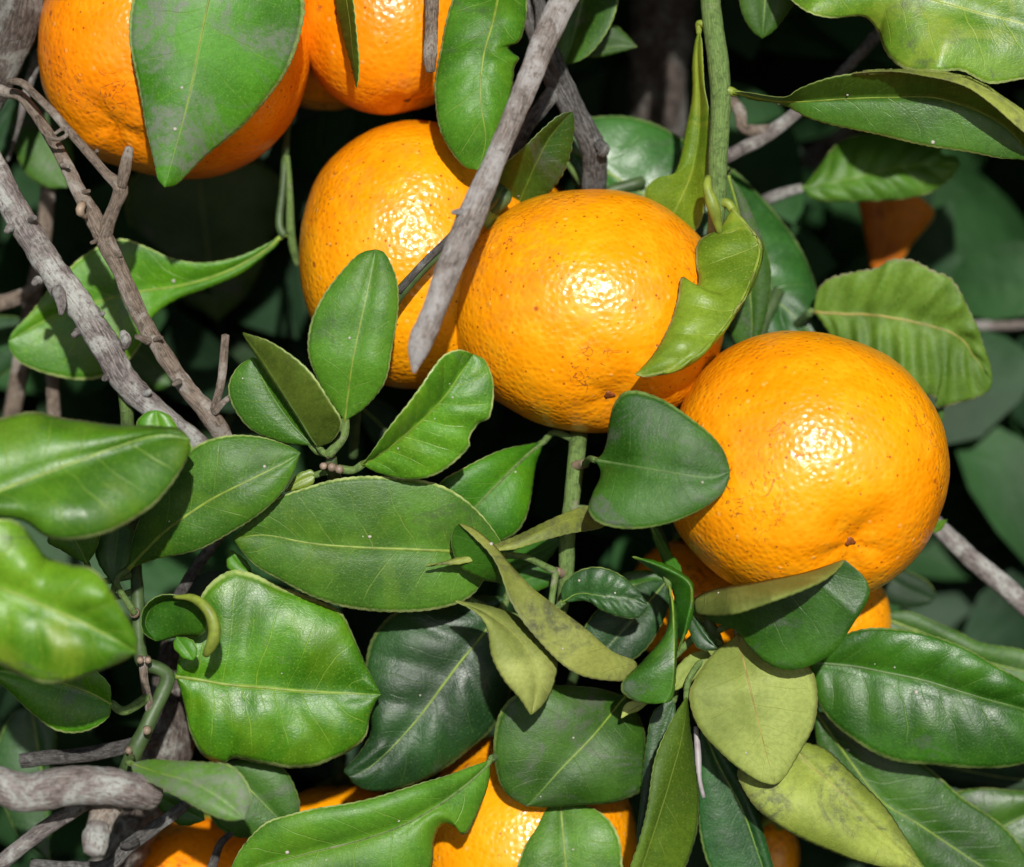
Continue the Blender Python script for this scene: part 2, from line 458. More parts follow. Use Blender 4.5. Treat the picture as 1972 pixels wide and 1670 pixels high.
class Shoot:
    def __init__(s, name, label, cat, stem, widths, mat, group=None, lump=0.08, part='stem', sec=10):
        s.path = [tuple(p) for p in stem]
        s.root = thing(name, label, cat, P(stem[0]), group)
        s.part = part
        s.stems = []
        s.samples = []
        s.add(stem, widths, mat, lump, part, sec)
    def add(s, stem, widths, mat, lump=0.08, part=None, sec=10):
        o = tube(part or s.part, stem, widths, M[mat], s.root, sec=sec, lump=lump, seed=stem[0][0] * 0.01)
        s.stems.append(o)
        s.samples.append(spline([tuple(p) for p in stem], 60))
        return o
    def nearest(s, p):
        w = P(p)
        best = None
        for sm in s.samples:
            d = np.linalg.norm(P(sm) - w, axis=1)
            i = int(np.argmin(d))
            if best is None or d[i] < best[0]:
                best = (d[i], sm[i])
        return best

def scale_mesh():
    v, f = [], []
    sec, rings = 8, 3
    for i in range(rings):
        ph = i / rings * math.pi / 2
        for j in range(sec):
            a = 2 * math.pi * j / sec
            v.append((math.cos(a) * math.cos(ph) * (1.0 if j % 2 else 0.86), math.sin(a) * math.cos(ph), math.sin(ph) * 0.7))
    v.append((0, 0, 0.7))
    for i in range(rings - 1):
        for j in range(sec):
            k = (j + 1) % sec
            f.append((i * sec + j, i * sec + k, (i + 1) * sec + k, (i + 1) * sec + j))
    for j in range(sec):
        f.append(((rings - 1) * sec + j, (rings - 1) * sec + (j + 1) % sec, len(v) - 1))
    me = bpy.data.meshes.new('scale_insect')
    me.from_pydata(v, [], f)
    me.materials.append(M['white'])
    me.polygons.foreach_set('use_smooth', [True] * len(f))
    return me
SCALE_ME = scale_mesh()

def leaf(sh, base, tip, mid, a, b, z=(0, 0, 0), za=0.0, zb=0.0, face='top', mat='mid', und=None, puff=0.12, quilt=0.0, nv=7.0, wav=0.05,
         teeth=1.5, fold=False, rib='rib', ribw=7.0, ribu=0.0, pet=True, petw=13.0, dots=0, label=None, petmat=None, thick=0.032, seed=None, nt=None):
    """mid, a, b: photograph outlines from base to tip (without the ends); z in cm along base..tip; za, zb: edge offsets"""
    seed = (base[0] * 0.013 + tip[1] * 0.017) if seed is None else seed
    L = math.dist(base, tip)
    NT_ = nt or int(min(130, max(24, L / 4.2)))
    NW = 9 if L > 150 else 6
    Mp = spline([base] + list(mid) + [tip], NT_ + 1)
    A = spline([base] + list(a) + [tip], NT_ + 1)
    B = spline([base] + list(b) + [tip], NT_ + 1)
    t = np.linspace(0, 1, NT_ + 1)
    zz = np.interp(t, np.linspace(0, 1, len(z)), z)
    if len(z) > 2:
        k = np.ones(9) / 9
        zz = np.convolve(np.pad(zz, 4, mode='edge'), k, mode='valid')
    env = np.sin(math.pi * np.clip(t, 0.0, 1.0)) ** 0.6
    fa = np.interp(t, np.linspace(0, 1, len(za)), za) if hasattr(za, '__len__') else za * env
    fb = np.interp(t, np.linspace(0, 1, len(zb)), zb) if hasattr(zb, '__len__') else zb * env
    if face != 'raw':
        d = np.gradient(Mp, axis=0)
        lv = np.stack([d[:, 1], -d[:, 0]], 1)
        aleft = np.sum((A - B) * lv) > 0
        if (face == 'top') != aleft:
            A, B, fa, fb = B, A, fb, fa
    # teeth along the margin
    def tooth(E, sd):
        ln = np.concatenate([[0], np.cumsum(np.linalg.norm(np.diff(E, axis=0), axis=1))])
        o = E - Mp
        o /= np.linalg.norm(o, axis=1)[:, None] + 1e-6
        ph = ln / 17.0 + 0.5 * np.sin(ln / 61.0 + sd)
        amp = teeth * (np.abs(np.sin(math.pi * ph)) - 0.5) + 1.6 * np.sin(ln / 33.0 + sd * 3) * (teeth > 0)
        return E + o * (amp * np.minimum(1, env * 1.5))[:, None]
    if teeth:
        A, B = tooth(A, seed), tooth(B, seed + 2)
    puff = puff * min(1.0, float(np.max(np.linalg.norm(A - B, axis=1))) / 150.0)
    us = np.concatenate([-np.linspace(1, 0, NW + 1), np.linspace(0, 1, NW + 1)[1:]])
    us = np.sign(us) * np.abs(us) ** 0.85
    G = np.zeros((NT_ + 1, len(us), 3))
    for j, u in enumerate(us):
        E, f = (A, fa) if u < 0 else (B, fb)
        w = abs(u)
        G[:, j, :2] = Mp * (1 - w) + E * w
        cs = w if not fold else (1 - (1 - w) ** 1.7)
        G[:, j, 2] = zz + f * cs + puff * env * 4 * w * (1 - w)
    W = P(G.reshape(-1, 3)).reshape(G.shape)
    def normals(W):
        dT = np.gradient(W, axis=0)
        dU = np.gradient(W, axis=1)
        N = np.cross(dU, dT)
        ln = np.linalg.norm(N, axis=2, keepdims=True)
        return N / (ln + 1e-12)
    N = normals(W)
    # undulation and quilting between the lateral veins
    if wav or quilt:
        flat = W.reshape(-1, 3)
        disp = (fnoise(flat, 62.0, seed) * 1.0 + fnoise(flat, 150.0, seed + 5) * 0.35) * wav * 0.01
        wv = np.abs(us)[None, :] * np.ones((NT_ + 1, 1))
        if quilt:
            side = np.where(us > 0, 0.45, 0.0)[None, :]
            s_ = t[:, None] * nv + side - 1.35 * wv + 0.35 * wv ** 2 + 0.27
            disp += ((np.abs(np.sin(math.pi * s_)) - 0.5) * np.sin(math.pi * np.clip(wv, 0, 1)) ** 0.7 * quilt * 0.01 * env[:, None]).ravel()
        disp = disp.reshape(NT_ + 1, len(us)) * np.minimum(1, env * 2)[:, None]
        W = W + N * disp[:, :, None]
        N = normals(W)
    k = len(us)
    top = W.reshape(-1, 3)
    taper = (0.35 + 0.65 * np.cos(np.abs(us) * math.pi / 2) ** 0.5)[None, :, None]
    bot = (W - N * taper * thick * 0.01).reshape(-1, 3)
    nvv = len(top)
    faces, midx = [], []
    for i in range(NT_):
        for j in range(k - 1):
            q = (i * k + j, i * k + j + 1, (i + 1) * k + j + 1, (i + 1) * k + j)
            faces.append(q); midx.append(0)
            faces.append(tuple(x + nvv for x in reversed(q))); midx.append(1)
        for j in (0, k - 1):
            q = (i * k + j, (i + 1) * k + j, (i + 1) * k + j + nvv, i * k + j + nvv)
            faces.append(q if j == 0 else tuple(reversed(q))); midx.append(0)
    uu = (us + 1) / 2 if not fold else 0.525 + 0.44 * (us + 1) / 2
    uv = np.stack([np.tile(uu, NT_ + 1), np.repeat(t, k)], 1)
    uv = np.vstack([uv, uv])
    und = und or UNDER_OF.get(mat, 'under')
    ow = W[0, NW]
    lo = mesh_obj('leaf', np.vstack([top, bot]), faces, [LM(mat, L < 150), LM(und, L < 150)], sh.root, ow, uv, midx)
    if label:
        lo['label'] = label
    if rib:
        j = NW if not ribu else int(np.argmin(np.abs(us - ribu)))
        r = np.interp(t, [0, 0.15, 1], [1.0, 0.8, 0.22]) * ribw * 0.5 * PXM
        e = max(2, NT_ // 30)
        ctr = W[:-e:2, j] - N[:-e:2, j] * thick * 0.005
        tube_w('midrib', ctr, r[:-e:2] + thick * 0.002, M[rib], lo, sec=6, caps=True, origin=ow)
    if pet:
        dist, q = sh.nearest((*base, z[0]))
        if dist < 0.05:
            dirv = np.array(base) - Mp[min(4, NT_)]
            dirv = dirv / (np.linalg.norm(dirv) + 1e-9) * min(40, 0.35 * math.dist(base, q[:2]) + 4)
            pts = [(Mp[2][0], Mp[2][1], z[0] - 0.05), (base[0], base[1], z[0] - 0.05), (base[0] + dirv[0], base[1] + dirv[1], z[0] * 0.75 + q[2] * 0.25), tuple(q)]
            tube('petiole', pts, [petw * 0.7, petw, petw, petw * 1.15], M[petmat or 'stemg'], lo, sec=8, lump=0.1, n=18)
    rr = random.Random(int(seed * 1000) % 99991)
    for _ in range((dots + 1) // 2):
        i = rr.randint(NT_ // 8, NT_ - NT_ // 8)
        if rr.random() < 0.75:
            j = NW + rr.choice((-1, 1))
        else:
            j = rr.randint(1, k - 2)
        so = bpy.data.objects.new('scale_insect', SCALE_ME)
        col.objects.link(so)
        so.parent = lo
        onv = N[i, j] if face != 'under' else -N[i, j]
        if face == 'raw' and N[i, j] @ AX > 0:
            onv = -N[i, j]
        off = 0.0 if onv is N[i, j] or (onv == N[i, j]).all() else thick * 0.01
        so.location = W[i, j] + onv * off * 0.9 - ow
        so.rotation_euler = Vector(onv).to_track_quat('Z', 'Y').to_euler()
        sz = (rr.uniform(1.4, 2.8) if rr.random() < 0.7 else rr.uniform(3.0, 4.6)) * PXM
        so.scale = (sz, sz * rr.uniform(0.7, 1.0), sz)
    return lo

def fruit(label, c, rx, ry, z, rz=None, pole=(0.1, -0.6, 0.6), stem=None, dim=0.10, dw=0.33, seed=1.0, group=None, nlat=88, nlon=150, scar=True, tilt=0.0, calyx=True, crease=0.0, mat='rind'):
    """ellipsoid in the camera's axes; pole = direction (right, up, towards camera) of the blossom end"""
    rz = rz or (rx + ry) / 2
    k = (D0 - z * 0.01) / FPX
    ctr = P((c[0], c[1], z))
    R3 = np.array((rx * k, ry * k, rz * PXM))
    pl = np.array(pole, float); pl /= np.linalg.norm(pl)
    e1 = np.cross(pl, (0.3, 0.1, 0.9)); e1 /= np.linalg.norm(e1)
    e2 = np.cross(pl, e1)
    th = np.linspace(0, math.pi, nlat)
    # denser rings near the blossom end
    th = math.pi * (th / math.pi) ** 1.12
    ph = np.linspace(0, 2 * math.pi, nlon, endpoint=False)
    ct, sn = math.cos(tilt), math.sin(tilt)
    def surf(th, ph):
        n = pl * np.cos(th)[..., None] + (e1 * np.cos(ph)[..., None] + e2 * np.sin(ph)[..., None]) * np.sin(th)[..., None]
        n = n.reshape(-1, 3)
        q = (np.abs(n) ** 2.15).sum(1) ** (-1 / 2.15)
        thf, phf = th.ravel(), ph.ravel()
        fd = 1 - np.exp(-(thf / 0.22) ** 2)
        wr = 1 + fd * (0.30 * np.sin(phf * 2 + seed) + 0.22 * np.sin(phf * 5 + seed * 2.3))
        d = -dim * np.exp(-(thf / dw) ** 2) * wr - 0.010 * np.exp(-(thf / (dw * 0.3)) ** 2) - 0.06 * np.exp(-((math.pi - thf) / 0.35) ** 2)
        d += 0.016 * np.sin(phf * 5 + seed) * np.exp(-((math.pi - thf) / 0.8) ** 2)
        if crease:
            d -= crease * np.exp(-((np.angle(np.exp(1j * (phf - crease_at))) / 0.35) ** 2)) * np.exp(-((thf - 0.55) / 0.5) ** 2)
        big = fnoise(n, 1.3, seed) * 0.022 + fnoise(n, 3.4, seed + 9) * 0.008 + fnoise(n, 9.0, seed + 4) * 0.0035
        p = n * (q * (1 + d + big))[:, None] * R3
        if tilt:
            p = np.stack([p[:, 0] * ct - p[:, 1] * sn, p[:, 0] * sn + p[:, 1] * ct, p[:, 2]], 1)
        return ctr + RT * p[:, :1] + UP * p[:, 1:2] - AX * p[:, 2:3]
    crease_at = 2.0
    TH, PH = np.meshgrid(th[1:-1], ph, indexing='ij')
    v = surf(TH, PH)
    p0 = surf(np.array([0.0]), np.array([0.0])); p1 = surf(np.array([math.pi]), np.array([0.0]))
    n = len(v)
    v = np.vstack([v, p0, p1])
    faces = []
    m = nlat - 2
    for i in range(m - 1):
        for j in range(nlon):
            q = (j + 1) % nlon
            faces.append((i * nlon + j, (i + 1) * nlon + j, (i + 1) * nlon + q, i * nlon + q))
    for j in range(nlon):
        q = (j + 1) % nlon
        faces.append((n, j, q))
        faces.append((n + 1, (m - 1) * nlon + q, (m - 1) * nlon + j))
    root = thing('mandarin', label, 'mandarin', p1[0], group)
    mesh_obj('rind', v, faces, [M[mat]], root, ctr)
    def frame(pp, tht):
        a = surf(np.array([tht]), np.array([0.0]))[0]
        bb = surf(np.array([tht]), np.array([math.pi])) [0]
        cc = surf(np.array([tht]), np.array([math.pi / 2]))[0]
        nn = np.cross(a - bb, cc - (a + bb) / 2); nn /= np.linalg.norm(nn)
        if nn @ (pp - ctr) < 0: nn = -nn
        x = a - bb; x /= np.linalg.norm(x)
        return nn, x, np.cross(nn, x)
    if scar:
        nn, x, y = frame(p0[0], 0.05)
        pa = np.arange(14) / 14 * 2 * math.pi
        r1 = surf(0.042 * (1 + 0.22 * np.sin(pa * 3 + seed) + 0.1 * np.sin(pa * 5)), pa)
        r0 = surf(np.full(14, 0.020), pa)
        vv = np.vstack([p0 + nn * 0.0004, r0 + nn * 0.00045, r1 + nn * 0.00012, r1 * 0.97 + p0 * 0.03 - nn * 0.0004])
        ff = [(0, 1 + k, 1 + (k + 1) % 14) for k in range(14)]
        for rg in (0, 1):
            ff += [(1 + rg * 14 + k, 15 + rg * 14 + k, 15 + rg * 14 + (k + 1) % 14, 1 + rg * 14 + (k + 1) % 14) for k in range(14)]
        mesh_obj('stylar_scar', vv, ff, [M['scarbrown']], root, p0[0])
    if calyx:
        nn, x, y = frame(p1[0], math.pi - 0.04)
        vv, ff = [p1[0] + nn * 0.0030], []
        for rr_, hh in ((0.0016, 0.0026), (0.0030, 0.0012), (0.0052, 0.0002)):
            for j in range(20):
                an = j / 20 * 2 * math.pi
                st = 1 + (0.30 * math.cos(an * 5) if rr_ > 0.004 else 0.06 * math.cos(an * 5))
                vv.append(p1[0] + (x * math.cos(an) + y * math.sin(an)) * rr_ * st + nn * (hh + 0.0006))
        for j in range(20):
            q = (j + 1) % 20
            ff.append((0, 1 + j, 1 + q))
            for rg in (0, 1):
                ff.append((1 + rg * 20 + j, 21 + rg * 20 + j, 21 + rg * 20 + q, 1 + rg * 20 + q))
        mesh_obj('calyx', vv, ff, [M['stemy']], root, p1[0])
        if stem is not None:
            e = P(stem)
            ts = np.linspace(0, 1, 14)[:, None]
            b0 = p1[0] + nn * 0.002
            b1 = b0 + nn * 0.008
            w = (1 - ts) ** 2 * b0 + 2 * ts * (1 - ts) * b1 + ts ** 2 * e
            tube_w('stalk', w, np.linspace(0.0021, 0.0016, 14), M['stemd'], root, sec=8, lump=0.1)
    return root
M['scarbrown'] = rib_mat('stylar_scar_brown', (0.20, 0.055, 0.012))

# ------------------------------------------------------------------ setting: ground, background
def ground_mat():
    s = NT('soil_with_litter')
    tc = s.n('TexCoord').outputs['Object']
    n1 = s.noise(tc, 3.0, 6.0, 0.65)
    n2 = s.noise(tc, 60.0, 5.0, 0.7)
    v = s.voro(tc, 22.0)
    c = s.mix(s.ss(n1, 0.35, 0.65), (0.055, 0.038, 0.024), (0.10, 0.072, 0.045))
    c = s.mix(s.ss(v.outputs['Distance'], 0.2, 0.5, 0.5, 0.0), c, (0.12, 0.085, 0.04))
    return s.bsdf(c, 0.9, s.bump(s.m('ADD', n2, v.outputs['Distance']), 0.8, 0.02), spec=0.2)
gn = 41
gx = np.sign(np.linspace(-1, 1, gn)) * np.abs(np.linspace(-1, 1, gn)) ** 3 * 200
gv = [(x, y, 0.03 * mnoise.noise(Vector((x * 1.3, y * 1.3, 0)))) for y in gx for x in gx]
gf = [(j * gn + i, j * gn + i + 1, (j + 1) * gn + i + 1, (j + 1) * gn + i) for j in range(gn - 1) for i in range(gn - 1)]
g = mesh_obj('ground', gv, gf, [ground_mat()])
g['kind'] = 'structure'

def foliage(name, label, n, spots, mats, seed, smin=0.045, smax=0.085):
    """a mass of leaves nobody could count: one mesh"""
    rr = random.Random(seed)
    V, F, mi = [], [], []
    for _ in range(n):
        c = np.array(spots(rr))
        L = rr.uniform(smin, smax)
        w = L * rr.uniform(0.20, 0.27)
        d = np.array((rr.gauss(0, 1), rr.gauss(0, 1), rr.gauss(-0.35, 0.8))); d /= np.linalg.norm(d)
        nn = np.array((rr.gauss(0, 0.6), rr.gauss(-0.8, 0.5), rr.gauss(0.55, 0.5)))
        s = np.cross(d, nn); s /= np.linalg.norm(s) + 1e-9
        u = np.cross(s, d)
        fo = rr.uniform(0.1, 0.5)
        cu = rr.uniform(-0.25, 0.1)
        b = len(V)
        prof = [(0.0, 0.0), (0.12, 0.55), (0.32, 0.98), (0.55, 0.95), (0.80, 0.55), (1.0, 0.0)]
        for t, q in prof:
            m = c + d * (t - 0.5) * L + u * cu * L * (t - 0.5) ** 2 * 2
            V.append(m - s * q * w + u * fo * q * w); V.append(m); V.append(m + s * q * w + u * fo * q * w)
        mt = rr.randrange(len(mats))
        for i in range(5):
            k = b + i * 3
            F.append((k, k + 1, k + 4, k + 3)); F.append((k + 1, k + 2, k + 5, k + 4)); mi += [mt, mt]
    o = mesh_obj(name, V, F, mats, None, np.zeros(3), None, mi)
    o['kind'] = 'stuff'; o['label'] = label; o['category'] = 'foliage'
    return o
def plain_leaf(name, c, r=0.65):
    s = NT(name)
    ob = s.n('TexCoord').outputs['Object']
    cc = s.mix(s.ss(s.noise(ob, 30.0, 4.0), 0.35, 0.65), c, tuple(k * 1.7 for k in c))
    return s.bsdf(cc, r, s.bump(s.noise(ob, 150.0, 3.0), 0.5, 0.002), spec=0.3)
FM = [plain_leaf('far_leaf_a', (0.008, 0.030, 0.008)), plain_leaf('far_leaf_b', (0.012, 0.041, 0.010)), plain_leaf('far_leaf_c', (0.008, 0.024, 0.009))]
def behind(rr):
    z = -15 - 55 * rr.random() ** 1.2
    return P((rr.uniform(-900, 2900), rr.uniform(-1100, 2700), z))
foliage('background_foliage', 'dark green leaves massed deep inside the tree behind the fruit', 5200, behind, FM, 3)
def above(rr):
    while True:
        x, y, z = rr.uniform(-1500, 3500), rr.uniform(-2900, -230), rr.uniform(-45, 26)
        if (835 - y) / 80 * (75 - z) / 75 > 14.6 + 0.32 * (max(z, -6) - 3) + (0.8 if z > 12 else 0):
            return P((x, y, z))
def around(rr):
    while True:
        x, y, z = rr.uniform(-3200, 5200), rr.uniform(-2200, 5200), rr.uniform(-45, 14)
        hx = abs(x - 986) / 80 * (75 - z) / 75
        lo = (y - 835) / 80 * (75 - z) / 75
        if hx > 19.5 + 0.12 * max(z, 0) or lo > 17.5:
            return P((x, y, z))
foliage('sky_block_foliage', 'dark green leaves added out of view beside and below the fruit to block skylight', 6000, around, FM, 11)  # unseen leaves added at the sides and below to cut the sky fill
def inner(rr):
    return P((rr.uniform(-300, 2300), rr.uniform(-300, 2000), rr.uniform(-16, -9)))
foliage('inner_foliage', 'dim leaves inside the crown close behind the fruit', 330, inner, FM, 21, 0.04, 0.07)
foliage('shade_foliage', 'dark green leaves added out of view above the fruit to shade the background', 4200, above, FM, 5)  # unseen canopy added to cast shade on what lies behind the fruit

# ------------------------------------------------------------------ trunk and bare wood
sh = Shoot('tree_trunk', 'blurred grey brown trunk in the shade behind the green stem', 'trunk', [(1330, 7300, -42), (1315, 3000, -36), (1290, 1200, -24), (1265, 240, -10), (1275, 60, -9), (1300, -300, -9), (1320, -900, -14)],
           [420, 360, 240, 120, 128, 120, 100], 'trunk', part='bark', lump=0.14, sec=16)
sh.add([(1300, 900, -20), (1500, 400, -17), (1800, 100, -16), (2300, -300, -18)], [110, 80, 60, 50], 'trunk', part='limb', lump=0.12)
sh.add([(1290, 1300, -25), (900, 800, -18), (500, 300, -15), (100, -100, -15)], [110, 80, 60, 50], 'trunk', part='limb', lump=0.12)

def wood(name, label, cat, mat, pts, widths, lump=0.12, group=None, sec=12):
    return Shoot(name, label, cat, pts, widths, mat, group, lump, 'bark', sec)

# the weathered stick in front of the two middle fruits
st = wood('dead_stick', 'weathered grey dead stick with a splintered point slanting across the middle fruits', 'stick', 'deadwood',
          [(1190, -220, 4.2), (1120, -70, 4.3), (1062, 50, 4.4), (1020, 150, 4.6), (985, 235, 4.8), (950, 315, 5.0), (905, 425, 5.3), (868, 510, 5.6), (835, 600, 5.9), (808, 665, 6.1), (797, 718, 6.2)],
          [58, 56, 52, 48, 44, 44, 56, 52, 48, 46, 7], 0.10)
st.add([(893, 408, 5.4), (872, 409, 5.7)], [18, 9], 'deadwood', part='bud')
w = wood('dead_twig', 'short pale brown dead twig stub hanging over the top middle fruit', 'twig', 'barkbrown',
         [(838, -160, 2.2), (833, -20, 2.4), (831, 60, 2.5), (828, 105, 2.6), (829, 138, 2.6)], [26, 27, 25, 28, 18], 0.13)
# thick grey branch at the left
lb = wood('lichen_branch', 'grey branch with pale lichen running down the left side', 'branch', 'barkgrey',
          [(-120, 90, 1.0), (-30, 290, 1.3), (40, 425, 1.6), (105, 525, 1.8), (160, 600, 1.9), (205, 670, 1.9), (245, 740, 1.8), (300, 790, 1.6), (355, 832, 1.4), (400, 868, 1.0), (480, 950, -1.0)],
          [56, 56, 56, 58, 57, 57, 53, 47, 40, 36, 36], 0.2)
for (x, y, dx, dy) in ((20, 440, -14, 10), (75, 540, -16, 10), (190, 610, 14, -12), (150, 640, -14, 10), (280, 760, 14, -10), (210, 725, -16, 8), (60, 425, 12, -10)):
    lb.add([(x, y, 1.9), (x + dx * 0.6, y + dy * 0.6, 2.15)], [18, 10], 'barkgrey', part='bud', lump=0.35)
lb.add([(112, 560, 2.1), (118, 582, 2.5), (117, 606, 2.7)], [28, 22, 9], 'barkgrey', part='spur')
lb.add([(236, 640, 2.0), (243, 655, 2.1), (240, 672, 2.0)], [14, 22, 10], 'barkgrey', part='spur')
lb.add([(240, 745, 1.6), (244, 785, 1.4), (246, 830, 1.0)], [30, 27, 26], 'stemg', part='side_shoot')
tb = wood('brown_twig', 'brown forked dead twig crossing in front of the broad green leaf at left', 'twig', 'barkbrown',
          [(-30, 165, 1.6), (14, 178, 1.9), (45, 190, 2.1), (85, 245, 2.2), (118, 300, 2.3), (150, 365, 2.4), (178, 415, 2.5), (205, 468, 2.5), (235, 530, 2.5), (268, 605, 2.4), (320, 690, 2.3), (370, 760, 2.1), (405, 800, 2.0), (440, 862, 1.5)],
          [23, 22, 21, 23, 26, 30, 34, 37, 34, 33, 34, 34, 38, 36], 0.2)
for (x, y, dx, dy) in ((120, 318, 16, 4), (160, 372, 16, -6), (192, 462, -22, 8), (222, 500, 14, -12), (300, 655, 16, -6), (345, 735, -14, 8), (228, 350, 14, -12), (180, 300, 10, -14)):
    tb.add([(x, y, 2.5), (x + dx * 0.75, y + dy * 0.75, 2.75)], [13, 7], 'barkbrown', part='bud', lump=0.3)
tb.add([(18, 157, 2.6), (42, 160, 2.8), (70, 185, 2.9), (100, 215, 2.9), (135, 255, 2.9), (175, 300, 2.9), (205, 335, 2.9), (232, 362, 2.9), (222, 395, 2.8), (210, 425, 2.7), (198, 462, 2.5)],
       [13, 15, 16, 17, 17, 19, 19, 30, 26, 28, 32], 'barkbrown', part='fork')
tb.add([(234, 360, 3.0), (241, 325, 3.1), (249, 284, 3.2)], [20, 24, 17], 'barkbrown', part='stub')
tb.add([(162, 392, 2.8), (154, 405, 3.0), (164, 420, 2.8)], [10, 18, 12], 'scar', part='broken_knot', lump=0.8)
tb.add([(72, 225, 2.6), (80, 250, 2.9), (95, 265, 3.1), (115, 268, 3.1), (130, 258, 3.0), (122, 248, 3.0), (105, 258, 3.1)], [9, 9, 8, 9, 8, 8, 7], 'barkbrown', part='curled_tendril', lump=0.05)
tb.add([(285, 657, 2.5), (262, 648, 2.8)], [18, 10], 'barkbrown', part='stub')
tb.add([(412, 790, 2.2), (425, 740, 2.3), (430, 700, 2.3), (434, 645, 2.3)], [16, 17, 17, 15], 'barkbrown', part='stub')
tb.add([(412, 795, 2.2), (430, 775, 2.3), (450, 760, 2.2)], [16, 12, 11], 'barkbrown', part='stub')
wood('old_limb', 'thick brown limb in the corner beside the shaded upper fruit', 'branch', 'trunk',
     [(70, -220, 0.0), (48, -40, 0.2), (35, 40, 0.2), (12, 110, 0.0), (-20, 190, -0.3), (-120, 340, -1.5)], [90, 92, 88, 72, 60, 60], 0.16)
wood('grey_twig', 'thin grey twig behind the forked brown twig', 'twig', 'barkgrey', [(78, 95, -1.4), (62, 140, -1.2), (48, 190, -1.2), (36, 245, -1.3), (15, 310, -2)], [24, 22, 18, 10, 8], 0.15)
wood('shaded_twig', 'dark upright twig in the shade behind the grey branch', 'twig', 'barkbrown', [(95, 330, -4.0), (85, 450, -4.0), (66, 560, -4.0), (40, 700, -4.2), (15, 850, -5)], [30, 30, 32, 34, 36], 0.12)
wood('shaded_twig', 'reddish brown upright twig above the big blurred leaf', 'twig', 'barkbrown', [(100, 690, -3.0), (102, 760, -3.0), (106, 850, -3.2), (115, 1000, -4)], [26, 26, 28, 30], 0.1)
wood('shaded_twig', 'short brown twig lying behind the tip of the broad leaf', 'twig', 'barkbrown', [(-30, 592, -2.6), (30, 575, -2.6), (70, 550, -3.0), (110, 500, -4)], [34, 30, 24, 20], 0.1)
tw = wood('bare_twig', 'bare grey twig with a crooked side spur behind the green stem', 'twig', 'barkgrey', [(1720, 20, -3.2), (1680, 78, -3.0), (1610, 150, -2.8), (1540, 212, -2.6), (1470, 265, -2.4), (1400, 302, -2.3), (1330, 345, -2.6)], [22, 24, 20, 24, 28, 26, 24], 0.14)
tw.add([(1490, 248, -2.5), (1455, 252, -2.3), (1430, 245, -2.2), (1425, 215, -2.3), (1405, 190, -2.5)], [20, 24, 22, 24, 22], 'barkbrown', part='spur')
wood('grey_branch', 'grey branch coming from behind the right fruit', 'branch', 'barkgrey', [(1740, 955, -3.0), (1800, 1008, -2.8), (1870, 1075, -2.6), (1930, 1125, -2.6), (1990, 1178, -2.6), (2150, 1300, -3)], [32, 34, 38, 40, 42, 46], 0.1)
wood('tan_twig', 'thin tan twig far behind beside the curled pale leaf', 'twig', 'deadwood', [(1840, 630, -10), (1900, 627, -10), (1972, 624, -10), (2100, 610, -10)], [18, 20, 20, 22], 0.08)
wood('lichen_stub', 'pale blurred branch end coated with whitish lichen at bottom left', 'branch', 'lichen', [(-120, 1500, 5.6), (-20, 1507, 5.6), (50, 1528, 5.5), (130, 1515, 5.4), (200, 1515, 5.2), (255, 1522, 5.0), (295, 1530, 4.6)], [70, 74, 76, 78, 74, 72, 60], 0.14)
cs = wood('cut_stub', 'stubby twig with a white lichen crusted end below the pale branch', 'twig', 'barkbrown', [(215, 1540, 4.4), (200, 1570, 4.6), (190, 1600, 4.9)], [56, 54, 50], 0.16)
cs.add([(191, 1592, 4.9), (186, 1616, 5.1), (181, 1645, 5.2)], [50, 58, 44], 'lichen', part='lichen_crust', lump=0.28)
wood('grey_twig', 'slanting grey twig under the pale lichen branch', 'twig', 'barkgrey', [(-60, 1710, 3.6), (10, 1655, 3.8), (80, 1600, 3.9), (140, 1562, 3.9), (200, 1525, 3.5)], [32, 32, 32, 30, 30], 0.12)
bt = wood('brown_twig', 'knobbly grey brown twig lying across the shaded bottom fruit', 'twig', 'barkdark', [(60, 1668, 2.6), (130, 1672, 2.6), (205, 1668, 2.5), (250, 1628, 2.4), (300, 1592, 2.2), (335, 1568, 2.0), (362, 1545, 1.6)], [30, 26, 28, 28, 26, 24, 22], 0.16)
bt.add([(262, 1622, 2.5), (245, 1628, 2.8), (233, 1626, 2.9)], [20, 16, 12], 'barkdark', part='stub')
wood('thin_twig', 'thin dark budded twig in front of the shaded bottom fruit', 'twig', 'barkdark', [(455, 1595, 0.5), (425, 1625, 0.6), (412, 1660, 0.6), (395, 1710, 0.4)], [14, 15, 18, 14], 0.25)
wood('old_branch', 'rough brown branch behind the glossy puckered leaf', 'branch', 'trunk', [(345, 1240, -1.2), (335, 1320, -1.0), (330, 1400, -0.8), (310, 1470, -0.8), (270, 1560, -1.0), (200, 1720, -2)], [70, 84, 100, 104, 100, 100], 0.16)
wood('dark_twig', 'dark horizontal twig above the pale lichen branch', 'twig', 'barkdark', [(40, 1466, 1.0), (85, 1460, 1.0), (150, 1455, 1.0), (235, 1440, 0.8), (300, 1425, 0.2)], [28, 30, 30, 30, 30], 0.12)
wood('dark_twig', 'slender dark brown twig behind the tip of the long oval leaf', 'twig', 'barkdark', [(440, 1010, 0.4), (405, 1055, 0.5), (370, 1105, 0.5), (345, 1145, 0.4), (310, 1200, -0.3)], [22, 22, 22, 22, 20], 0.1)
wood('dead_stalk', 'thin dry grey stalk hanging between the dark leaves', 'stalk', 'flower', [(1340, 1400, 2.0), (1344, 1450, 2.2), (1347, 1500, 2.3), (1355, 1536, 2.3)], [9, 13, 10, 8], 0.1, sec=8)

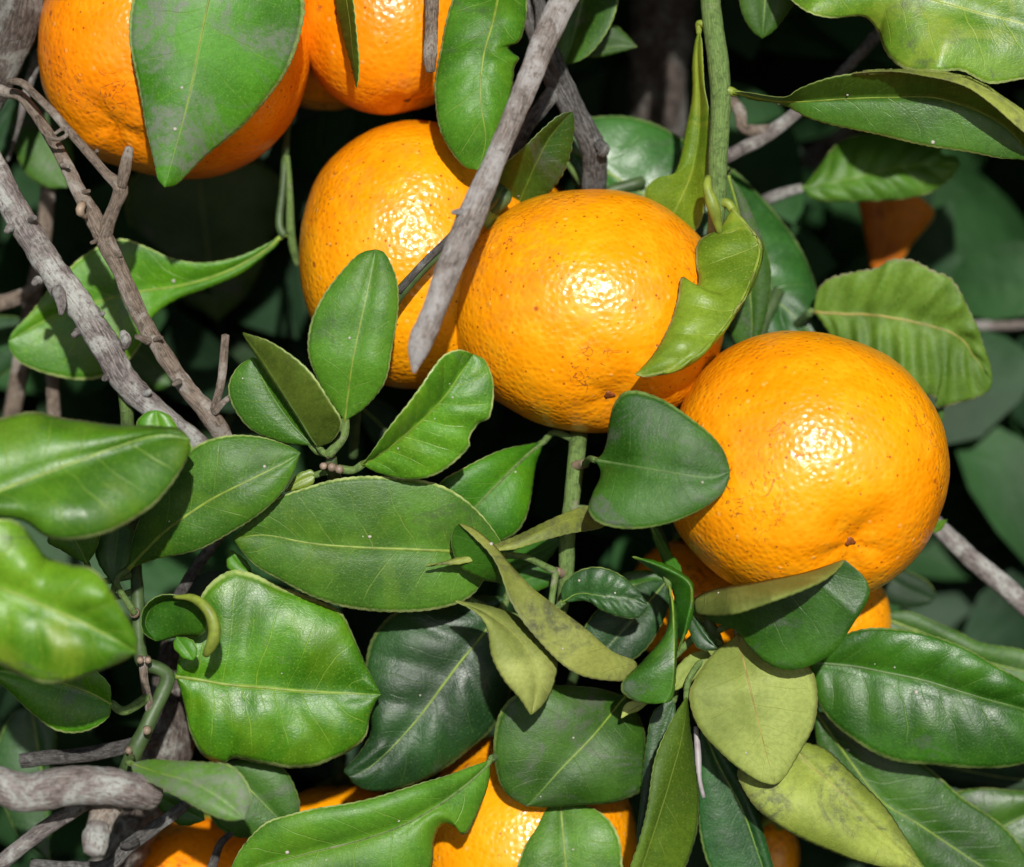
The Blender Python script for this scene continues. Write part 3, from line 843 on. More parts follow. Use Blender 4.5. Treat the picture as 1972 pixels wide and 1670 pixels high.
# ------------------------------------------------------------------ fruit
fruit('big mandarin in the corner half hidden by the grey green leaf', (337, 95), 260, 250, -0.5, pole=(-.37, -.68, .63), stem=(420, -230, -1), dim=0.085, dw=0.3, seed=1.3, scar=False, crease=0.03, mat='rind_dimlit')
fruit('upper mandarin behind the dead twig stub and narrow edge-on leaf', (752, 38), 173, 183, -1.0, pole=(.2, -.9, .2), stem=(760, -240, -2), seed=2.1, mat='rind_dimlit')
fruit('mandarin with green stalk scar crossed by the dead stick', (800, 490), 223, 257, -1.2, pole=(-.62, -.27, -.74), stem=(958, 378, 1.0), seed=3.7, dim=0.06)
fruit('central mandarin with a bitten folded leaf lying on its right side', (1135, 600), 263, 233, 0.3, pole=(.2, -.72, .66), stem=(1240, 350, -2.2), dim=0.075, dw=0.22, seed=4.4, tilt=-0.10)
fruit('large mandarin showing its dimpled blossom end with a brown scar', (1552, 902), 270, 264, 1.5, pole=(.40, -.49, .78), stem=(1500, 560, -2.5), dim=0.13, dw=0.31, seed=5.2, tilt=-0.25, crease=0.02)
fruit('mandarin peeping out beneath the large dimpled one', (1575, 1200), 142, 130, -2.2, pole=(.1, -.9, .1), stem=(1560, 1000, -4), seed=6.1)
fruit('bottom mandarin showing between the bitten leaf and the dark oval leaf', (1015, 1640), 212, 232, -2.0, pole=(.1, -.8, -.4), stem=(1010, 1380, -3), seed=7.9)
fruit('shaded mandarin under the knobbly twig at bottom left', (385, 1755), 205, 185, -3.6, pole=(0, -.9, .2), stem=(400, 1500, -5), seed=8.8, mat='rind_dimlit')
fruit('dim reddish mandarin in the dark gap above the rolled leaf', (655, 1640), 150, 130, -4.6, pole=(0, -.9, .2), stem=(660, 1460, -6), seed=9.3, nlat=50, nlon=80)
fruit('partly green mandarin behind the leaf cluster left of the dimpled fruit', (1322, 1160), 112, 122, -2.8, pole=(0, -.9, .1), stem=(1300, 980, -4), seed=10.4, nlat=60, nlon=90)
fruit('sliver of mandarin between the two middle fruits', (1015, 445), 110, 100, -4.2, pole=(0, -.9, -.2), stem=(1030, 300, -5), seed=11.0, nlat=50, nlon=80)
fruit('small bit of mandarin low between dark upright leaves', (1494, 1650), 46, 70, -4.5, pole=(0, -.9, .1), stem=(1500, 1500, -6), seed=12.0, nlat=50, nlon=80)
fruit('dark shaded mandarin wedged behind the two upper fruits', (625, 120), 100, 95, -4.0, pole=(0, -.9, .1), stem=(630, -40, -5), seed=13.0, nlat=50, nlon=80)

# ------------------------------------------------------------------ leafy shoots
G = 'leafy shoots of the mandarin tree'
# over the upper left fruit
A = Shoot('leafy_shoot', 'shoot with a grey dusted pointed leaf hanging over the corner fruit', 'shoot', [(760, -300, -2), (660, -215, 0.5), (560, -215, 2.0), (450, -200, 3.2)], [30, 26, 24, 20], 'stemg', G)
leaf(A, (435, -165), (317, 361), [(425, -100), (402, 0), (385, 80), (361, 200), (334, 300)],
     [(395, -140), (300, -90), (258, -20), (248, 60), (258, 130), (274, 215), (298, 315), (304, 345)],
     [(500, -135), (565, -80), (588, 0), (580, 60), (545, 150), (480, 230), (400, 300), (345, 352)],
     z=(3.4, 3.9, 3.9, 3.6), za=-0.25, zb=-0.9, mat='soot', dots=4, nv=10, wav=0.04, ribw=6)
leaf(A, (655, -130), (687, 170), [(664, -40), (674, 30), (680, 90), (686, 140)], [(640, -60), (648, 0), (662, 70), (676, 130)], [(676, -50), (680, 0), (685, 60), (692, 110), (691, 150)],
     z=(1.5, 2.4, 2.4), za=-0.9, zb=0.5, mat='deep', face='under', und='olive', dots=0, ribw=6, puff=0.05)
# grey bark branch behind the stick
B = Shoot('leafy_branch', 'dark grey fissured branch with glossy leaves beside the dead stick', 'branch', [(960, -330, -1.0), (1005, -90, -0.4), (1022, 0, 0), (1045, 80, 0.1), (1072, 150, 0.1), (1105, 215, 0), (1140, 280, -0.2), (1145, 320, -0.5), (1142, 380, -1.2), (1120, 480, -3)],
          [46, 48, 50, 50, 54, 50, 50, 48, 50, 48], 'barkdark', None, 0.13, 'bark', 14)
B.add([(1150, 275, 0.1), (1162, 288, 0.2), (1155, 300, 0.2)], [20, 26, 14], 'barkdark', part='spur', lump=0.2)
B.add([(1075, 165, 0.1), (1045, 205, 0.3), (1015, 245, 0.4), (992, 300, 0.2), (975, 360, 0.3)], [30, 32, 28, 22, 18], 'barkdark', part='side_branch', lump=0.15)
B.add([(1010, -80, 0.4), (1040, 10, 0.7), (1042, 60, 0.6), (1066, 120, 0.5), (1088, 175, 0.3)], [20, 24, 20, 18, 10], 'barkdark', part='bark_ridge', lump=0.15)
leaf(B, (968, -75), (918, 328), [(962, -20), (950, 40), (932, 105), (925, 170), (928, 215), (936, 262), (930, 300)],
     [(915, -60), (880, -15), (862, 30), (848, 80), (838, 150), (840, 195), (847, 250), (865, 290), (893, 322)],
     [(1005, -55), (1012, 10), (1008, 60), (1000, 82), (982, 92), (1002, 112), (992, 128), (985, 170), (972, 230), (960, 290), (940, 320)],
     z=(0.6, 2.2, 2.6, 2.6, 2.2), za=-0.3, zb=-0.4, mat='mid', quilt=0.05, dots=1, ribw=8, puff=0.15, label='glossy oval leaf with a torn edge')
leaf(B, (990, 408), (1102, 215), [(1012, 360), (1035, 310), (1062, 262)], [(968, 375), (958, 345), (966, 322), (1005, 287), (1045, 248), (1078, 222)], [(1030, 395), (1078, 345), (1100, 300), (1108, 255), (1106, 226)],
     z=(-0.6, 0.9, 1.5), za=0.5, zb=-0.2, mat='deep', ribw=4, dots=2, teeth=3)
leaf(B, (1130, -120), (1088, 127), [(1125, -30), (1112, 40), (1098, 95)], [(1080, -60), (1072, 20), (1068, 80), (1076, 115)], [(1195, -60), (1192, 0), (1172, 55), (1130, 108)], z=(-1.2, -1.0, -0.8), mat='duskydark', zb=0.5)
leaf(B, (1120, 105), (1228, 90), [(1160, 95), (1195, 90)], [(1140, 80), (1178, 48), (1205, 66)], [(1140, 112), (1170, 108), (1205, 98)], z=(-1.6, -1.8, -1.9), mat='duskydark', rib=None)
leaf(B, (1095, 285), (1605, 700), [(1200, 350), (1320, 430), (1450, 540), (1540, 620)],
     [(1105, 235), (1150, 223), (1220, 227), (1290, 250), (1400, 320), (1480, 390), (1540, 478), (1576, 560), (1592, 640)],
     [(1110, 370), (1200, 470), (1350, 590), (1490, 680)], z=(-2.2, -2.4, -2.8), za=-0.5, zb=0.2, mat='gloss', quilt=0.12, nv=8, puff=0.2, label='broad dark glossy leaf behind the central fruit')
# green stem
Gs = Shoot('green_shoot', 'upright smooth green stem with a long side leaf and a folded bitten leaf', 'shoot', [(1350, -320, 0.2), (1366, -40, 1.2), (1372, 40, 1.4), (1383, 120, 1.5), (1388, 200, 1.5), (1383, 300, 1.5), (1381, 380, 1.4), (1378, 440, 1.2), (1375, 475, 0.6)],
           [38, 38, 40, 42, 40, 38, 36, 30, 18], 'stemg', None, 0.05, 'stem', 14)
leaf(Gs, (1346, 58), (1285, 432), [(1343, 110), (1345, 180), (1344, 250), (1332, 330), (1310, 385)], [(1338, 80), (1334, 120), (1333, 170), (1320, 240), (1302, 328), (1265, 343), (1240, 372), (1258, 410)],
     [(1352, 80), (1353, 120), (1356, 170), (1367, 230), (1364, 320), (1358, 390), (1345, 440), (1310, 455)], z=(1.3, 0.9, 0.6, 0.0), za=-0.2, zb=0.35, mat='lime', ribw=5, puff=0.1, teeth=1.2, petmat='stemy')
leaf(Gs, (1412, 178), (2010, 330), [(1455, 190), (1510, 196), (1600, 192), (1700, 188), (1820, 192), (1930, 240)],
     [(1440, 180), (1510, 188), (1540, 172), (1600, 151), (1680, 139), (1760, 138), (1840, 147), (1905, 180), (1972, 233)],
     [(1450, 196), (1510, 204), (1560, 226), (1640, 250), (1740, 271), (1850, 292), (1920, 305), (1975, 308)], z=(1.6, 2.6, 3.0, 3.1, 3.0), za=1.0, zb=-0.25, mat='deep', und='olive', ribw=8, dots=5, puff=0.05, petw=18, petmat='stemy', label='long dark leaf reaching right from the green stem')
leaf(Gs, (1640, 141), (2020, 285), [(1760, 137), (1860, 150), (1925, 185), (1985, 235)], [(1760, 136), (1860, 147), (1925, 180), (1990, 230)], [(1760, 144), (1850, 162), (1910, 203), (1980, 258)],
     z=(3.7, 4.15, 4.2, 3.8), za=0.0, zb=0.25, face='raw', mat='palesoot', und='palesoot', rib=None, pet=False, teeth=0.6, puff=0.1, label='curled over yellowish margin of the long leaf')
leaf(Gs, (1410, 402), (1222, 721), [(1440, 438), (1464, 474), (1450, 530), (1415, 600), (1370, 655), (1310, 704), (1255, 722)],
     [(1384, 440), (1346, 464), (1341, 500), (1348, 540), (1336, 551), (1312, 534), (1303, 575), (1286, 632), (1260, 680)],
     [(1443, 438), (1470, 474), (1457, 534), (1422, 606), (1376, 662), (1314, 711), (1257, 727)], z=(1.6, 2.3, 3.3, 3.9, 3.7), za=-0.35, zb=-0.4, face='top', mat='lime', quilt=0.08, ribw=9, rib='stemy', puff=0.28, teeth=1.2, petmat='stemy', petw=18, label='folded light green leaf with a bite taken out of it')
Gs.add([(1364, 342, 2.0), (1362, 362, 2.2), (1374, 400, 2.2), (1386, 448, 1.9)], [14, 18, 26, 12], 'stemy', part='winged_petiole', lump=0.1)
leaf(Gs, (1402, 335), (1445, 700), [(1425, 420), (1440, 520), (1448, 620)], [(1380, 400), (1372, 500), (1395, 620)], [(1430, 372), (1457, 430), (1482, 510), (1482, 580), (1462, 650)], z=(0.2, -0.4, -0.8), mat='duskydark', und='soot')
# top right
TR = Shoot('leafy_shoot', 'shoot with a mottled yellow green leaf spreading over the top right', 'shoot', [(1900, -420, -3), (1700, -280, -1), (1560, -180, 0.5), (1440, -120, 1.0)], [30, 28, 24, 20], 'stemg', G)
leaf(TR, (1470, -90), (2085, 100), [(1600, -45), (1700, -25), (1800, 0), (1890, 25), (1972, 47)],
     [(1500, -30), (1530, 5), (1562, 29), (1605, 36), (1662, 30), (1690, 60), (1710, 110), (1745, 136), (1800, 139), (1850, 135), (1905, 162), (1960, 155), (2030, 130)],
     [(1600, -130), (1750, -160), (1900, -130), (2020, -20)], z=(1.0, 1.8, 2.2, 2.2, 1.8), za=(0, 0.5, -0.6, 0.3, 0.1, 0), mat='yellow', wav=0.16, ribw=6, dots=2)
leaf(TR, (1480, -130), (1468, 74), [(1478, -60), (1472, 20)], [(1425, -60), (1424, 0), (1432, 35), (1450, 62)], [(1540, -60), (1538, -10), (1515, 30), (1490, 60)], z=(0.4, 0.2, 0.0), mat='duskydark')
# behind on the right
R3 = Shoot('leafy_twig', 'grey twig carrying a glossy leaf with a dry brown tip, behind on the right', 'twig', [(1390, 440, -6), (1440, 405, -5), (1478, 384, -4.4), (1510, 372, -4.2), (1545, 362, -4)], [24, 24, 24, 22, 18], 'barkgrey', None)
leaf(R3, (1545, 362), (1850, 318), [(1620, 348), (1720, 325), (1800, 315)], [(1572, 330), (1610, 277), (1660, 256), (1740, 260), (1808, 276), (1815, 295), (1842, 300)], [(1570, 384), (1640, 390), (1720, 385), (1790, 370), (1832, 345)],
     z=(-4, -3.8, -4), za=-0.5, mat='mid', quilt=0.10, rib=None, label='glossy leaf with a dry brown tip')
leaf(R3, (1700, 360), (1690, 540), [(1710, 420), (1700, 480)], [(1655, 372), (1662, 430), (1672, 500)], [(1750, 368), (1800, 412), (1750, 480), (1720, 530)], z=(-8, -8.2, -8.4), mat='withered', und='withered', rib=None, pet=False, label='withered orange leaf')
R5 = Shoot('leafy_shoot', 'shoot with a crinkled pale leaf seen from below beside the large dimpled fruit', 'shoot', [(1480, 700, -4), (1520, 640, -3), (1560, 602, -2)], [20, 18, 16], 'stemd', G)
leaf(R5, (1568, 600), (1911, 735), [(1620, 605), (1690, 608), (1780, 625), (1846, 648), (1878, 690)],
     [(1575, 558), (1600, 536), (1650, 525), (1692, 515), (1706, 505), (1722, 498), (1758, 500), (1798, 522), (1832, 538), (1860, 582), (1886, 640), (1905, 700)],
     [(1620, 670), (1680, 730), (1760, 762), (1800, 765), (1806, 786), (1850, 775), (1885, 765), (1903, 752)], z=(-2.0, -1.5, -1.3, -1.6), za=(0, 0.2, 0.5, 0.3, 0), zb=(0, -0.2, 0.1, -0.1, 0), face='under', mat='mid', und='under', quilt=0.20, nv=9, wav=0.12, rib='ribbrown', ribw=9, teeth=4, label='crinkled pale leaf underside with strong side veins')
leaf(R5, (1800, 850), (1812, 770), [(1805, 810)], [(1792, 800)], [(1818, 800)], z=(-2, -1.8), mat='deep', rib=None, pet=False)
leaf(R5, (1690, 1090), (1800, 1155), [(1730, 1125), (1770, 1145)], [(1730, 1095), (1780, 1118), (1800, 1140)], [(1700, 1150), (1745, 1168), (1785, 1165)], z=(-4, -4, -4), mat='far', rib=None, pet=False)
leaf(R5, (1785, 1030), (1825, 1000), [(1805, 1018)], [(1800, 1005)], [(1812, 1022)], z=(-0.6, -0.4), mat='bright', rib=None, pet=False, teeth=0)
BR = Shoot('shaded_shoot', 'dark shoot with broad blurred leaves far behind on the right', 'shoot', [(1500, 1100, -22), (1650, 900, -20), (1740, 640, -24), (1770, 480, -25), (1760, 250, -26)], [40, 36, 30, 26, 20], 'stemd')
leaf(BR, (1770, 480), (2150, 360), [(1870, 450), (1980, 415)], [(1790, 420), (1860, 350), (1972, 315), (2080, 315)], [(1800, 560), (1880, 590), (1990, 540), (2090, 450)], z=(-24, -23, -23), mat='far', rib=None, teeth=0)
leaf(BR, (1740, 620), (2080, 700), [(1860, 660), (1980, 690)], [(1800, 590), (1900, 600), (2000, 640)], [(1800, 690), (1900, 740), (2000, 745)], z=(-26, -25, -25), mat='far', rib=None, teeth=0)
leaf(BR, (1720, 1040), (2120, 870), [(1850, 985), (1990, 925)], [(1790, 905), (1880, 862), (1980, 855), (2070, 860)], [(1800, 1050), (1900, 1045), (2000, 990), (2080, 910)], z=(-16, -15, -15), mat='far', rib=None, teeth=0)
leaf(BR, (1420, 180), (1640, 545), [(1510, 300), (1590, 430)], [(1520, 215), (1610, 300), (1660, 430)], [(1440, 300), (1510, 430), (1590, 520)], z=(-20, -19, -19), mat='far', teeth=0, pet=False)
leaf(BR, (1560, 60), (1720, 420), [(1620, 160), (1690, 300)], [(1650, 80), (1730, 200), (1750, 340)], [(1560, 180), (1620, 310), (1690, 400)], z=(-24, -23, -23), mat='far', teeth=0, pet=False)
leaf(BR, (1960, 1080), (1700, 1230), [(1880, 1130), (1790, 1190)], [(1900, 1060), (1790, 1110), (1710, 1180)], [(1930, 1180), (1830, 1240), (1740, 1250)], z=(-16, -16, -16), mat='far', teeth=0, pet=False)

# lower right rosette
R = Shoot('leafy_shoot', 'rosette of long dark and pale leaves fanning out below the large dimpled fruit', 'shoot', [(1180, 820, -4), (1230, 940, -2.0), (1268, 1030, -0.8), (1296, 1100, 0.3), (1330, 1165, 1.2), (1365, 1205, 1.7), (1385, 1260, 1.2), (1380, 1330, 0.6)], [26, 24, 24, 24, 24, 28, 26, 18], 'stemd', G)
leaf(R, (1560, 1276), (2085, 1402), [(1640, 1283), (1700, 1294), (1780, 1311), (1860, 1335), (1972, 1366)],
     [(1600, 1238), (1650, 1213), (1700, 1208), (1780, 1220), (1860, 1246), (1920, 1284), (1972, 1315), (2035, 1355)],
     [(1572, 1340), (1600, 1390), (1650, 1430), (1720, 1464), (1800, 1476), (1880, 1480), (1972, 1472), (2040, 1445)], z=(0.6, 1.0, 1.1, 0.8), za=0.3, zb=-0.1, mat='deep', quilt=0.09, ribw=9, rib='ribdark', dots=8, puff=0.2, label='long glossy green leaf pointing right')
leaf(R, (1570, 1370), (2030, 1770), [(1640, 1470), (1700, 1545), (1765, 1585), (1850, 1642), (1930, 1695)],
     [(1620, 1380), (1700, 1425), (1785, 1478), (1850, 1530), (1930, 1590), (1980, 1650), (2015, 1710)], [(1580, 1450), (1640, 1560), (1760, 1665), (1900, 1745)], z=(-0.2, -0.4, -0.6, -0.8), mat='deep', ribw=7, dots=5, label='dark leaf below the long glossy leaf')
leaf(R, (1790, 1660), (2080, 1520), [(1870, 1625), (1935, 1590), (1985, 1565)], [(1810, 1560), (1845, 1525), (1905, 1518), (1972, 1522), (2040, 1518)], [(1860, 1690), (1950, 1680), (2030, 1600)], z=(-1.8, -1.6, -1.6), mat='deep', ribw=5, pet=False)
leaf(R, (1690, 1185), (2060, 1310), [(1790, 1225), (1900, 1275)], [(1745, 1178), (1800, 1195), (1850, 1218), (1892, 1240), (1972, 1253), (2030, 1280)], [(1740, 1250), (1830, 1300), (1950, 1340)], z=(-2.2, -2.0, -2.0), mat='duskydark', pet=False, dots=2)
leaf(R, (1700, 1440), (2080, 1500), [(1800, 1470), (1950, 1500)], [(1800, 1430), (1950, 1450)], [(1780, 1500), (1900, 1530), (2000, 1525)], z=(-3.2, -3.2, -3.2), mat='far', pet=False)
leaf(R, (1520, 1428), (1795, 1686), [(1552, 1466), (1595, 1503), (1650, 1560), (1722, 1628)],
     [(1560, 1434), (1600, 1449), (1650, 1490), (1700, 1551), (1740, 1610), (1775, 1660)], [(1440, 1460), (1419, 1486), (1428, 1515), (1462, 1560), (1520, 1600), (1600, 1640), (1680, 1665), (1752, 1676)],
     z=(1.2, 1.8, 1.7, 1.4), za=-0.5, zb=0.1, face='under', mat='mid', und='palesoot', rib='ribbrown', ribw=5, puff=0.25, wav=0.08, label='yellowish sooty leaf underside')
leaf(R, (1420, 1222), (1492, 1511), [(1430, 1265), (1446, 1335), (1465, 1410), (1482, 1475)],
     [(1372, 1262), (1332, 1318), (1327, 1350), (1345, 1396), (1380, 1440), (1420, 1480), (1460, 1504)], [(1482, 1250), (1558, 1284), (1573, 1330), (1568, 1390), (1546, 1440), (1512, 1494)],
     z=(2.0, 2.6, 2.6, 2.4), za=0.15, zb=-0.2, face='under', mat='mid', und='pale', rib='ribbrown', ribw=7, dots=1, wav=0.07, label='pale yellow green leaf underside hanging down')
leaf(R, (1338, 1168), (1629, 1079), [(1345, 1150), (1400, 1131), (1480, 1119), (1560, 1103)],
     [(1350, 1183), (1420, 1181), (1520, 1147), (1600, 1109)],
     [(1370, 1195), (1420, 1215), (1445, 1250), (1480, 1280), (1522, 1289), (1570, 1276), (1612, 1250), (1650, 1192), (1673, 1146), (1664, 1112)], z=(2.6, 3.4, 3.8, 3.9, 4.1), za=(0, 2.0, 2.6, 1.8, 0), zb=(0, -0.3, -0.2, 0.2, 0), face='raw', fold=True, mat='deep', und='pale', rib=None, dots=4, puff=0.0, label='dark leaf folded over with its pale underside showing')
leaf(R, (1288, 1128), (1280, 1354), [(1296, 1180), (1298, 1260), (1295, 1320)], [(1284, 1212), (1240, 1270), (1203, 1305), (1197, 1330), (1222, 1349), (1255, 1356)], [(1303, 1180), (1304, 1260), (1302, 1320), (1294, 1348)], z=(2.6, 3.3, 3.6, 3.4), za=-0.3, zb=-0.3, mat='deep', rib='rib', ribw=4)
leaf(R, (1306, 1256), (1217, 1072), [(1322, 1200), (1332, 1150), (1322, 1118), (1275, 1092)], [(1308, 1225), (1303, 1180), (1295, 1135), (1262, 1104)], [(1330, 1202), (1337, 1150), (1330, 1116), (1276, 1084)], z=(3.0, 3.2, 3.1, 2.9), za=-0.8, zb=-0.2, face='top', mat='deep', rib=None, pet=False)
leaf(R, (1328, 1185), (1382, 1249), [(1345, 1212), (1362, 1232)], [(1340, 1192), (1365, 1226)], [(1328, 1215), (1340, 1245), (1360, 1254)], z=(2.6, 2.8, 2.9), mat='dark', rib=None)
leaf(R, (1378, 1254), (1297, 1330), [(1350, 1272), (1322, 1300)], [(1340, 1254), (1310, 1275), (1297, 1300)], [(1368, 1280), (1340, 1308), (1312, 1326)], z=(2.0, 2.0, 2.0), face='under', mat='mid', und='pale', rib=None)
leaf(R, (1248, 1352), (1196, 1383), [(1225, 1362)], [(1222, 1350), (1203, 1358)], [(1230, 1368), (1210, 1374)], z=(1.8, 1.9, 1.9), face='under', mat='mid', und='pale', rib=None, pet=False, teeth=0)
leaf(R, (1252, 1012), (1312, 1112), [(1275, 1055), (1295, 1085)], [(1268, 1018), (1290, 1060), (1310, 1092)], [(1256, 1040), (1278, 1080), (1298, 1108)], z=(0.2, 0.6, 1.0), mat='deep', ribw=4, pet=False)
leaf(R, (1322, 1342), (1205, 1760), [(1317, 1370), (1312, 1410), (1295, 1480), (1275, 1550), (1247, 1630), (1225, 1690)], [(1300, 1375), (1283, 1405), (1263, 1460), (1249, 1540), (1230, 1620), (1212, 1690)], [(1328, 1380), (1337, 1450), (1346, 1540), (1338, 1620), (1300, 1700)],
     z=(2.6, 3.4, 3.6, 3.4), za=0.2, zb=-0.9, face='raw', mat='olive', und='olive', rib=None, label='tall olive leaf folded lengthwise')
leaf(R, (1300, 1345), (1228, 1640), [(1275, 1420), (1252, 1540)], [(1258, 1370), (1243, 1430), (1236, 1530), (1226, 1600)], [(1302, 1400), (1290, 1480), (1262, 1570)], z=(1.2, 1.2, 1.2), mat='dark', rib=None, dots=1)
leaf(R, (1350, 1395), (1492, 1740), [(1385, 1475), (1430, 1560), (1462, 1650)], [(1345, 1440), (1344, 1550), (1360, 1660), (1420, 1730)], [(1400, 1450), (1447, 1530), (1475, 1610), (1492, 1690)], z=(0.6, 0.5, 0.3), mat='dark', ribw=6, dots=1)
leaf(R, (1205, 1340), (1012, 1553), [(1190, 1358), (1140, 1420), (1080, 1482), (1030, 1538)],
     [(1150, 1325), (1060, 1318), (1000, 1335), (965, 1370), (949, 1430), (955, 1490), (978, 1532)], [(1222, 1362), (1242, 1420), (1244, 1490), (1236, 1524), (1180, 1546), (1100, 1554), (1045, 1556)], z=(0.6, 1.4, 1.5, 1.3), za=0.1, zb=-0.4, mat='duskydark', ribw=6, dots=3, puff=0.2, label='broad dark oval leaf dusted grey at its edges')
leaf(R, (1222, 1300), (884, 1009), [(1222, 1275), (1180, 1254), (1130, 1216), (1060, 1161), (1000, 1110), (950, 1052), (915, 1020)],
     [(1150, 1250), (1080, 1190), (1010, 1140), (965, 1125), (930, 1118), (885, 1095), (869, 1055), (873, 1022)],
     [(1195, 1313), (1125, 1301), (1070, 1268), (1020, 1214), (985, 1158), (955, 1088), (912, 1035)], z=(2.6, 3.6, 3.8, 3.6, 3.2), za=-0.9, zb=0.4, face='raw', mat='deep', und='palesoot', rib=None, dots=7, puff=0.0, label='long folded leaf showing its dull pale underside')

# middle stem
Ms = Shoot('leafy_shoot', 'green stem with leaves hanging between the central fruit and the long oval leaf', 'shoot', [(1135, 700, -4), (1120, 800, -1.0), (1113, 850, 0.4), (1108, 900, 0.9), (1100, 970, 1.0), (1092, 1040, 1.0), (1090, 1110, 0.9), (1078, 1180, 0.6), (1040, 1200, 0.4), (960, 1180, 0.5), (890, 1150, 0.6)], [34, 34, 34, 34, 32, 32, 30, 24, 20, 18, 16], 'stemg', G, 0.05)
for (x, y, z) in ((1127, 893, 1.4), (1070, 1101, 1.3)):
    Ms.add([(x - (x - 1095) * 0.6, y + 4, z - 0.4), (x, y, z)], [20, 18], 'scar', part='cut_scar', lump=0.2)
leaf(Ms, (1146, 886), (1406, 908), [(1165, 889), (1230, 900), (1310, 914), (1370, 920)],
     [(1160, 872), (1168, 845), (1172, 815), (1182, 780), (1202, 757), (1236, 755), (1290, 775), (1350, 820), (1390, 862), (1403, 892)],
     [(1156, 905), (1155, 925), (1141, 955), (1134, 985), (1158, 1008), (1220, 1018), (1290, 1009), (1350, 981), (1390, 950), (1404, 925)], z=(3.4, 4.2, 4.5, 4.4), za=-0.15, zb=0.15, mat='duskydark', ribw=8, rib='ribdark', nv=8, puff=0.12, dots=2, label='blunt dark leaf in front of the two right fruits')
leaf(Ms, (1048, 850), (878, 1040), [(1005, 886), (950, 940), (905, 990)], [(1020, 854), (960, 870), (892, 900), (845, 932), (840, 985)], [(1043, 870), (1031, 900), (1022, 960), (1010, 1006), (985, 1034), (930, 1050)], z=(0.2, 1.0, 1.2, 1.0), za=0.3, zb=-0.15, mat='mid', ribw=12, rib='stemg', puff=0.15, dots=1)
leaf(Ms, (1083, 1160), (1248, 1166), [(1115, 1143), (1160, 1148), (1210, 1152)], [(1084, 1130), (1110, 1101), (1150, 1090), (1192, 1104), (1230, 1138)], [(1095, 1158), (1130, 1157), (1165, 1180), (1210, 1193), (1238, 1186)], z=(1.6, 2.0, 2.0), mat='dark', quilt=0.06, dots=3, ribw=4)
leaf(Ms, (1162, 990), (820, 1090), [(1090, 1005), (1000, 1045), (930, 1068), (870, 1082)], [(1135, 975), (1050, 1005), (990, 1034), (955, 1050), (880, 1075)], [(1162, 1014), (1090, 1030), (1000, 1056), (955, 1063), (890, 1086)], z=(1.8, 2.9, 3.0, 3.1), za=-0.3, face='under', mat='mid', und='palesoot', rib=None, puff=0.0)
leaf(Ms, (972, 1070), (449, 1037), [(900, 1064), (800, 1059), (700, 1055), (600, 1047), (510, 1031)],
     [(960, 1035), (920, 982), (862, 942), (800, 922), (730, 916), (660, 922), (600, 935), (540, 955), (490, 992)], [(938, 1112), (905, 1150), (850, 1170), (770, 1180), (700, 1177), (620, 1156), (560, 1130), (500, 1094), (468, 1063)],
     z=(1.8, 2.5, 2.7, 2.7, 2.6), za=0.25, zb=-0.25, mat='mid', ribw=10, nv=9, puff=0.1, dots=3, label='long oval green leaf lying level across the middle')
leaf(Ms, (975, 1150), (672, 1496), [(935, 1215), (880, 1283), (800, 1390), (720, 1472)],
     [(890, 1150), (780, 1170), (715, 1230), (700, 1320), (715, 1400), (690, 1450), (662, 1483)], [(990, 1230), (988, 1320), (952, 1400), (900, 1450), (840, 1490), (770, 1520), (720, 1526), (684, 1512)], z=(0.2, 0.5, 0.6, 0.6), za=-0.1, zb=-0.35, mat='dark', quilt=0.10, nv=6, ribw=8, dots=4, puff=0.2, label='broad dark blue green leaf')
leaf(Ms, (876, 1157), (1022, 1377), [(940, 1185), (1000, 1235), (1032, 1300)], [(930, 1162), (985, 1183), (1045, 1225), (1074, 1272), (1066, 1320), (1045, 1356)], [(914, 1180), (938, 1210), (949, 1265), (972, 1312), (1000, 1346)], z=(3.0, 3.4, 3.8, 3.6), za=-0.6, zb=0.3, face='under', mat='mid', und='pale', rib=None, puff=0.2, pet=False, label='curled pale green leaf with a sharp tip')
leaf(Ms, (1080, 1105), (980, 1130), [(1030, 1112)], [(1050, 1085), (1010, 1090)], [(1050, 1130), (1010, 1140)], z=(0.7, 0.5, 0.4), mat='deep', rib=None)
leaf(Ms, (1085, 1040), (960, 1090), [(1030, 1065)], [(1050, 1030), (1000, 1055)], [(1050, 1085), (1000, 1100)], z=(0.7, 0.4, 0.2), mat='deep', rib=None)
leaf(Ms, (1285, 1118), (1135, 1285), [(1240, 1170), (1185, 1230)], [(1235, 1120), (1165, 1160), (1120, 1225)], [(1290, 1170), (1250, 1240), (1190, 1285)], z=(-0.2, 0.2, 0.2), mat='dark', pet=False, ribw=5)
leaf(Ms, (1170, 1130), (1290, 1120), [(1230, 1125)], [(1200, 1105), (1250, 1098)], [(1200, 1150), (1250, 1155)], z=(-0.2, -0.2, -0.2), mat='deep', rib=None, pet=False)

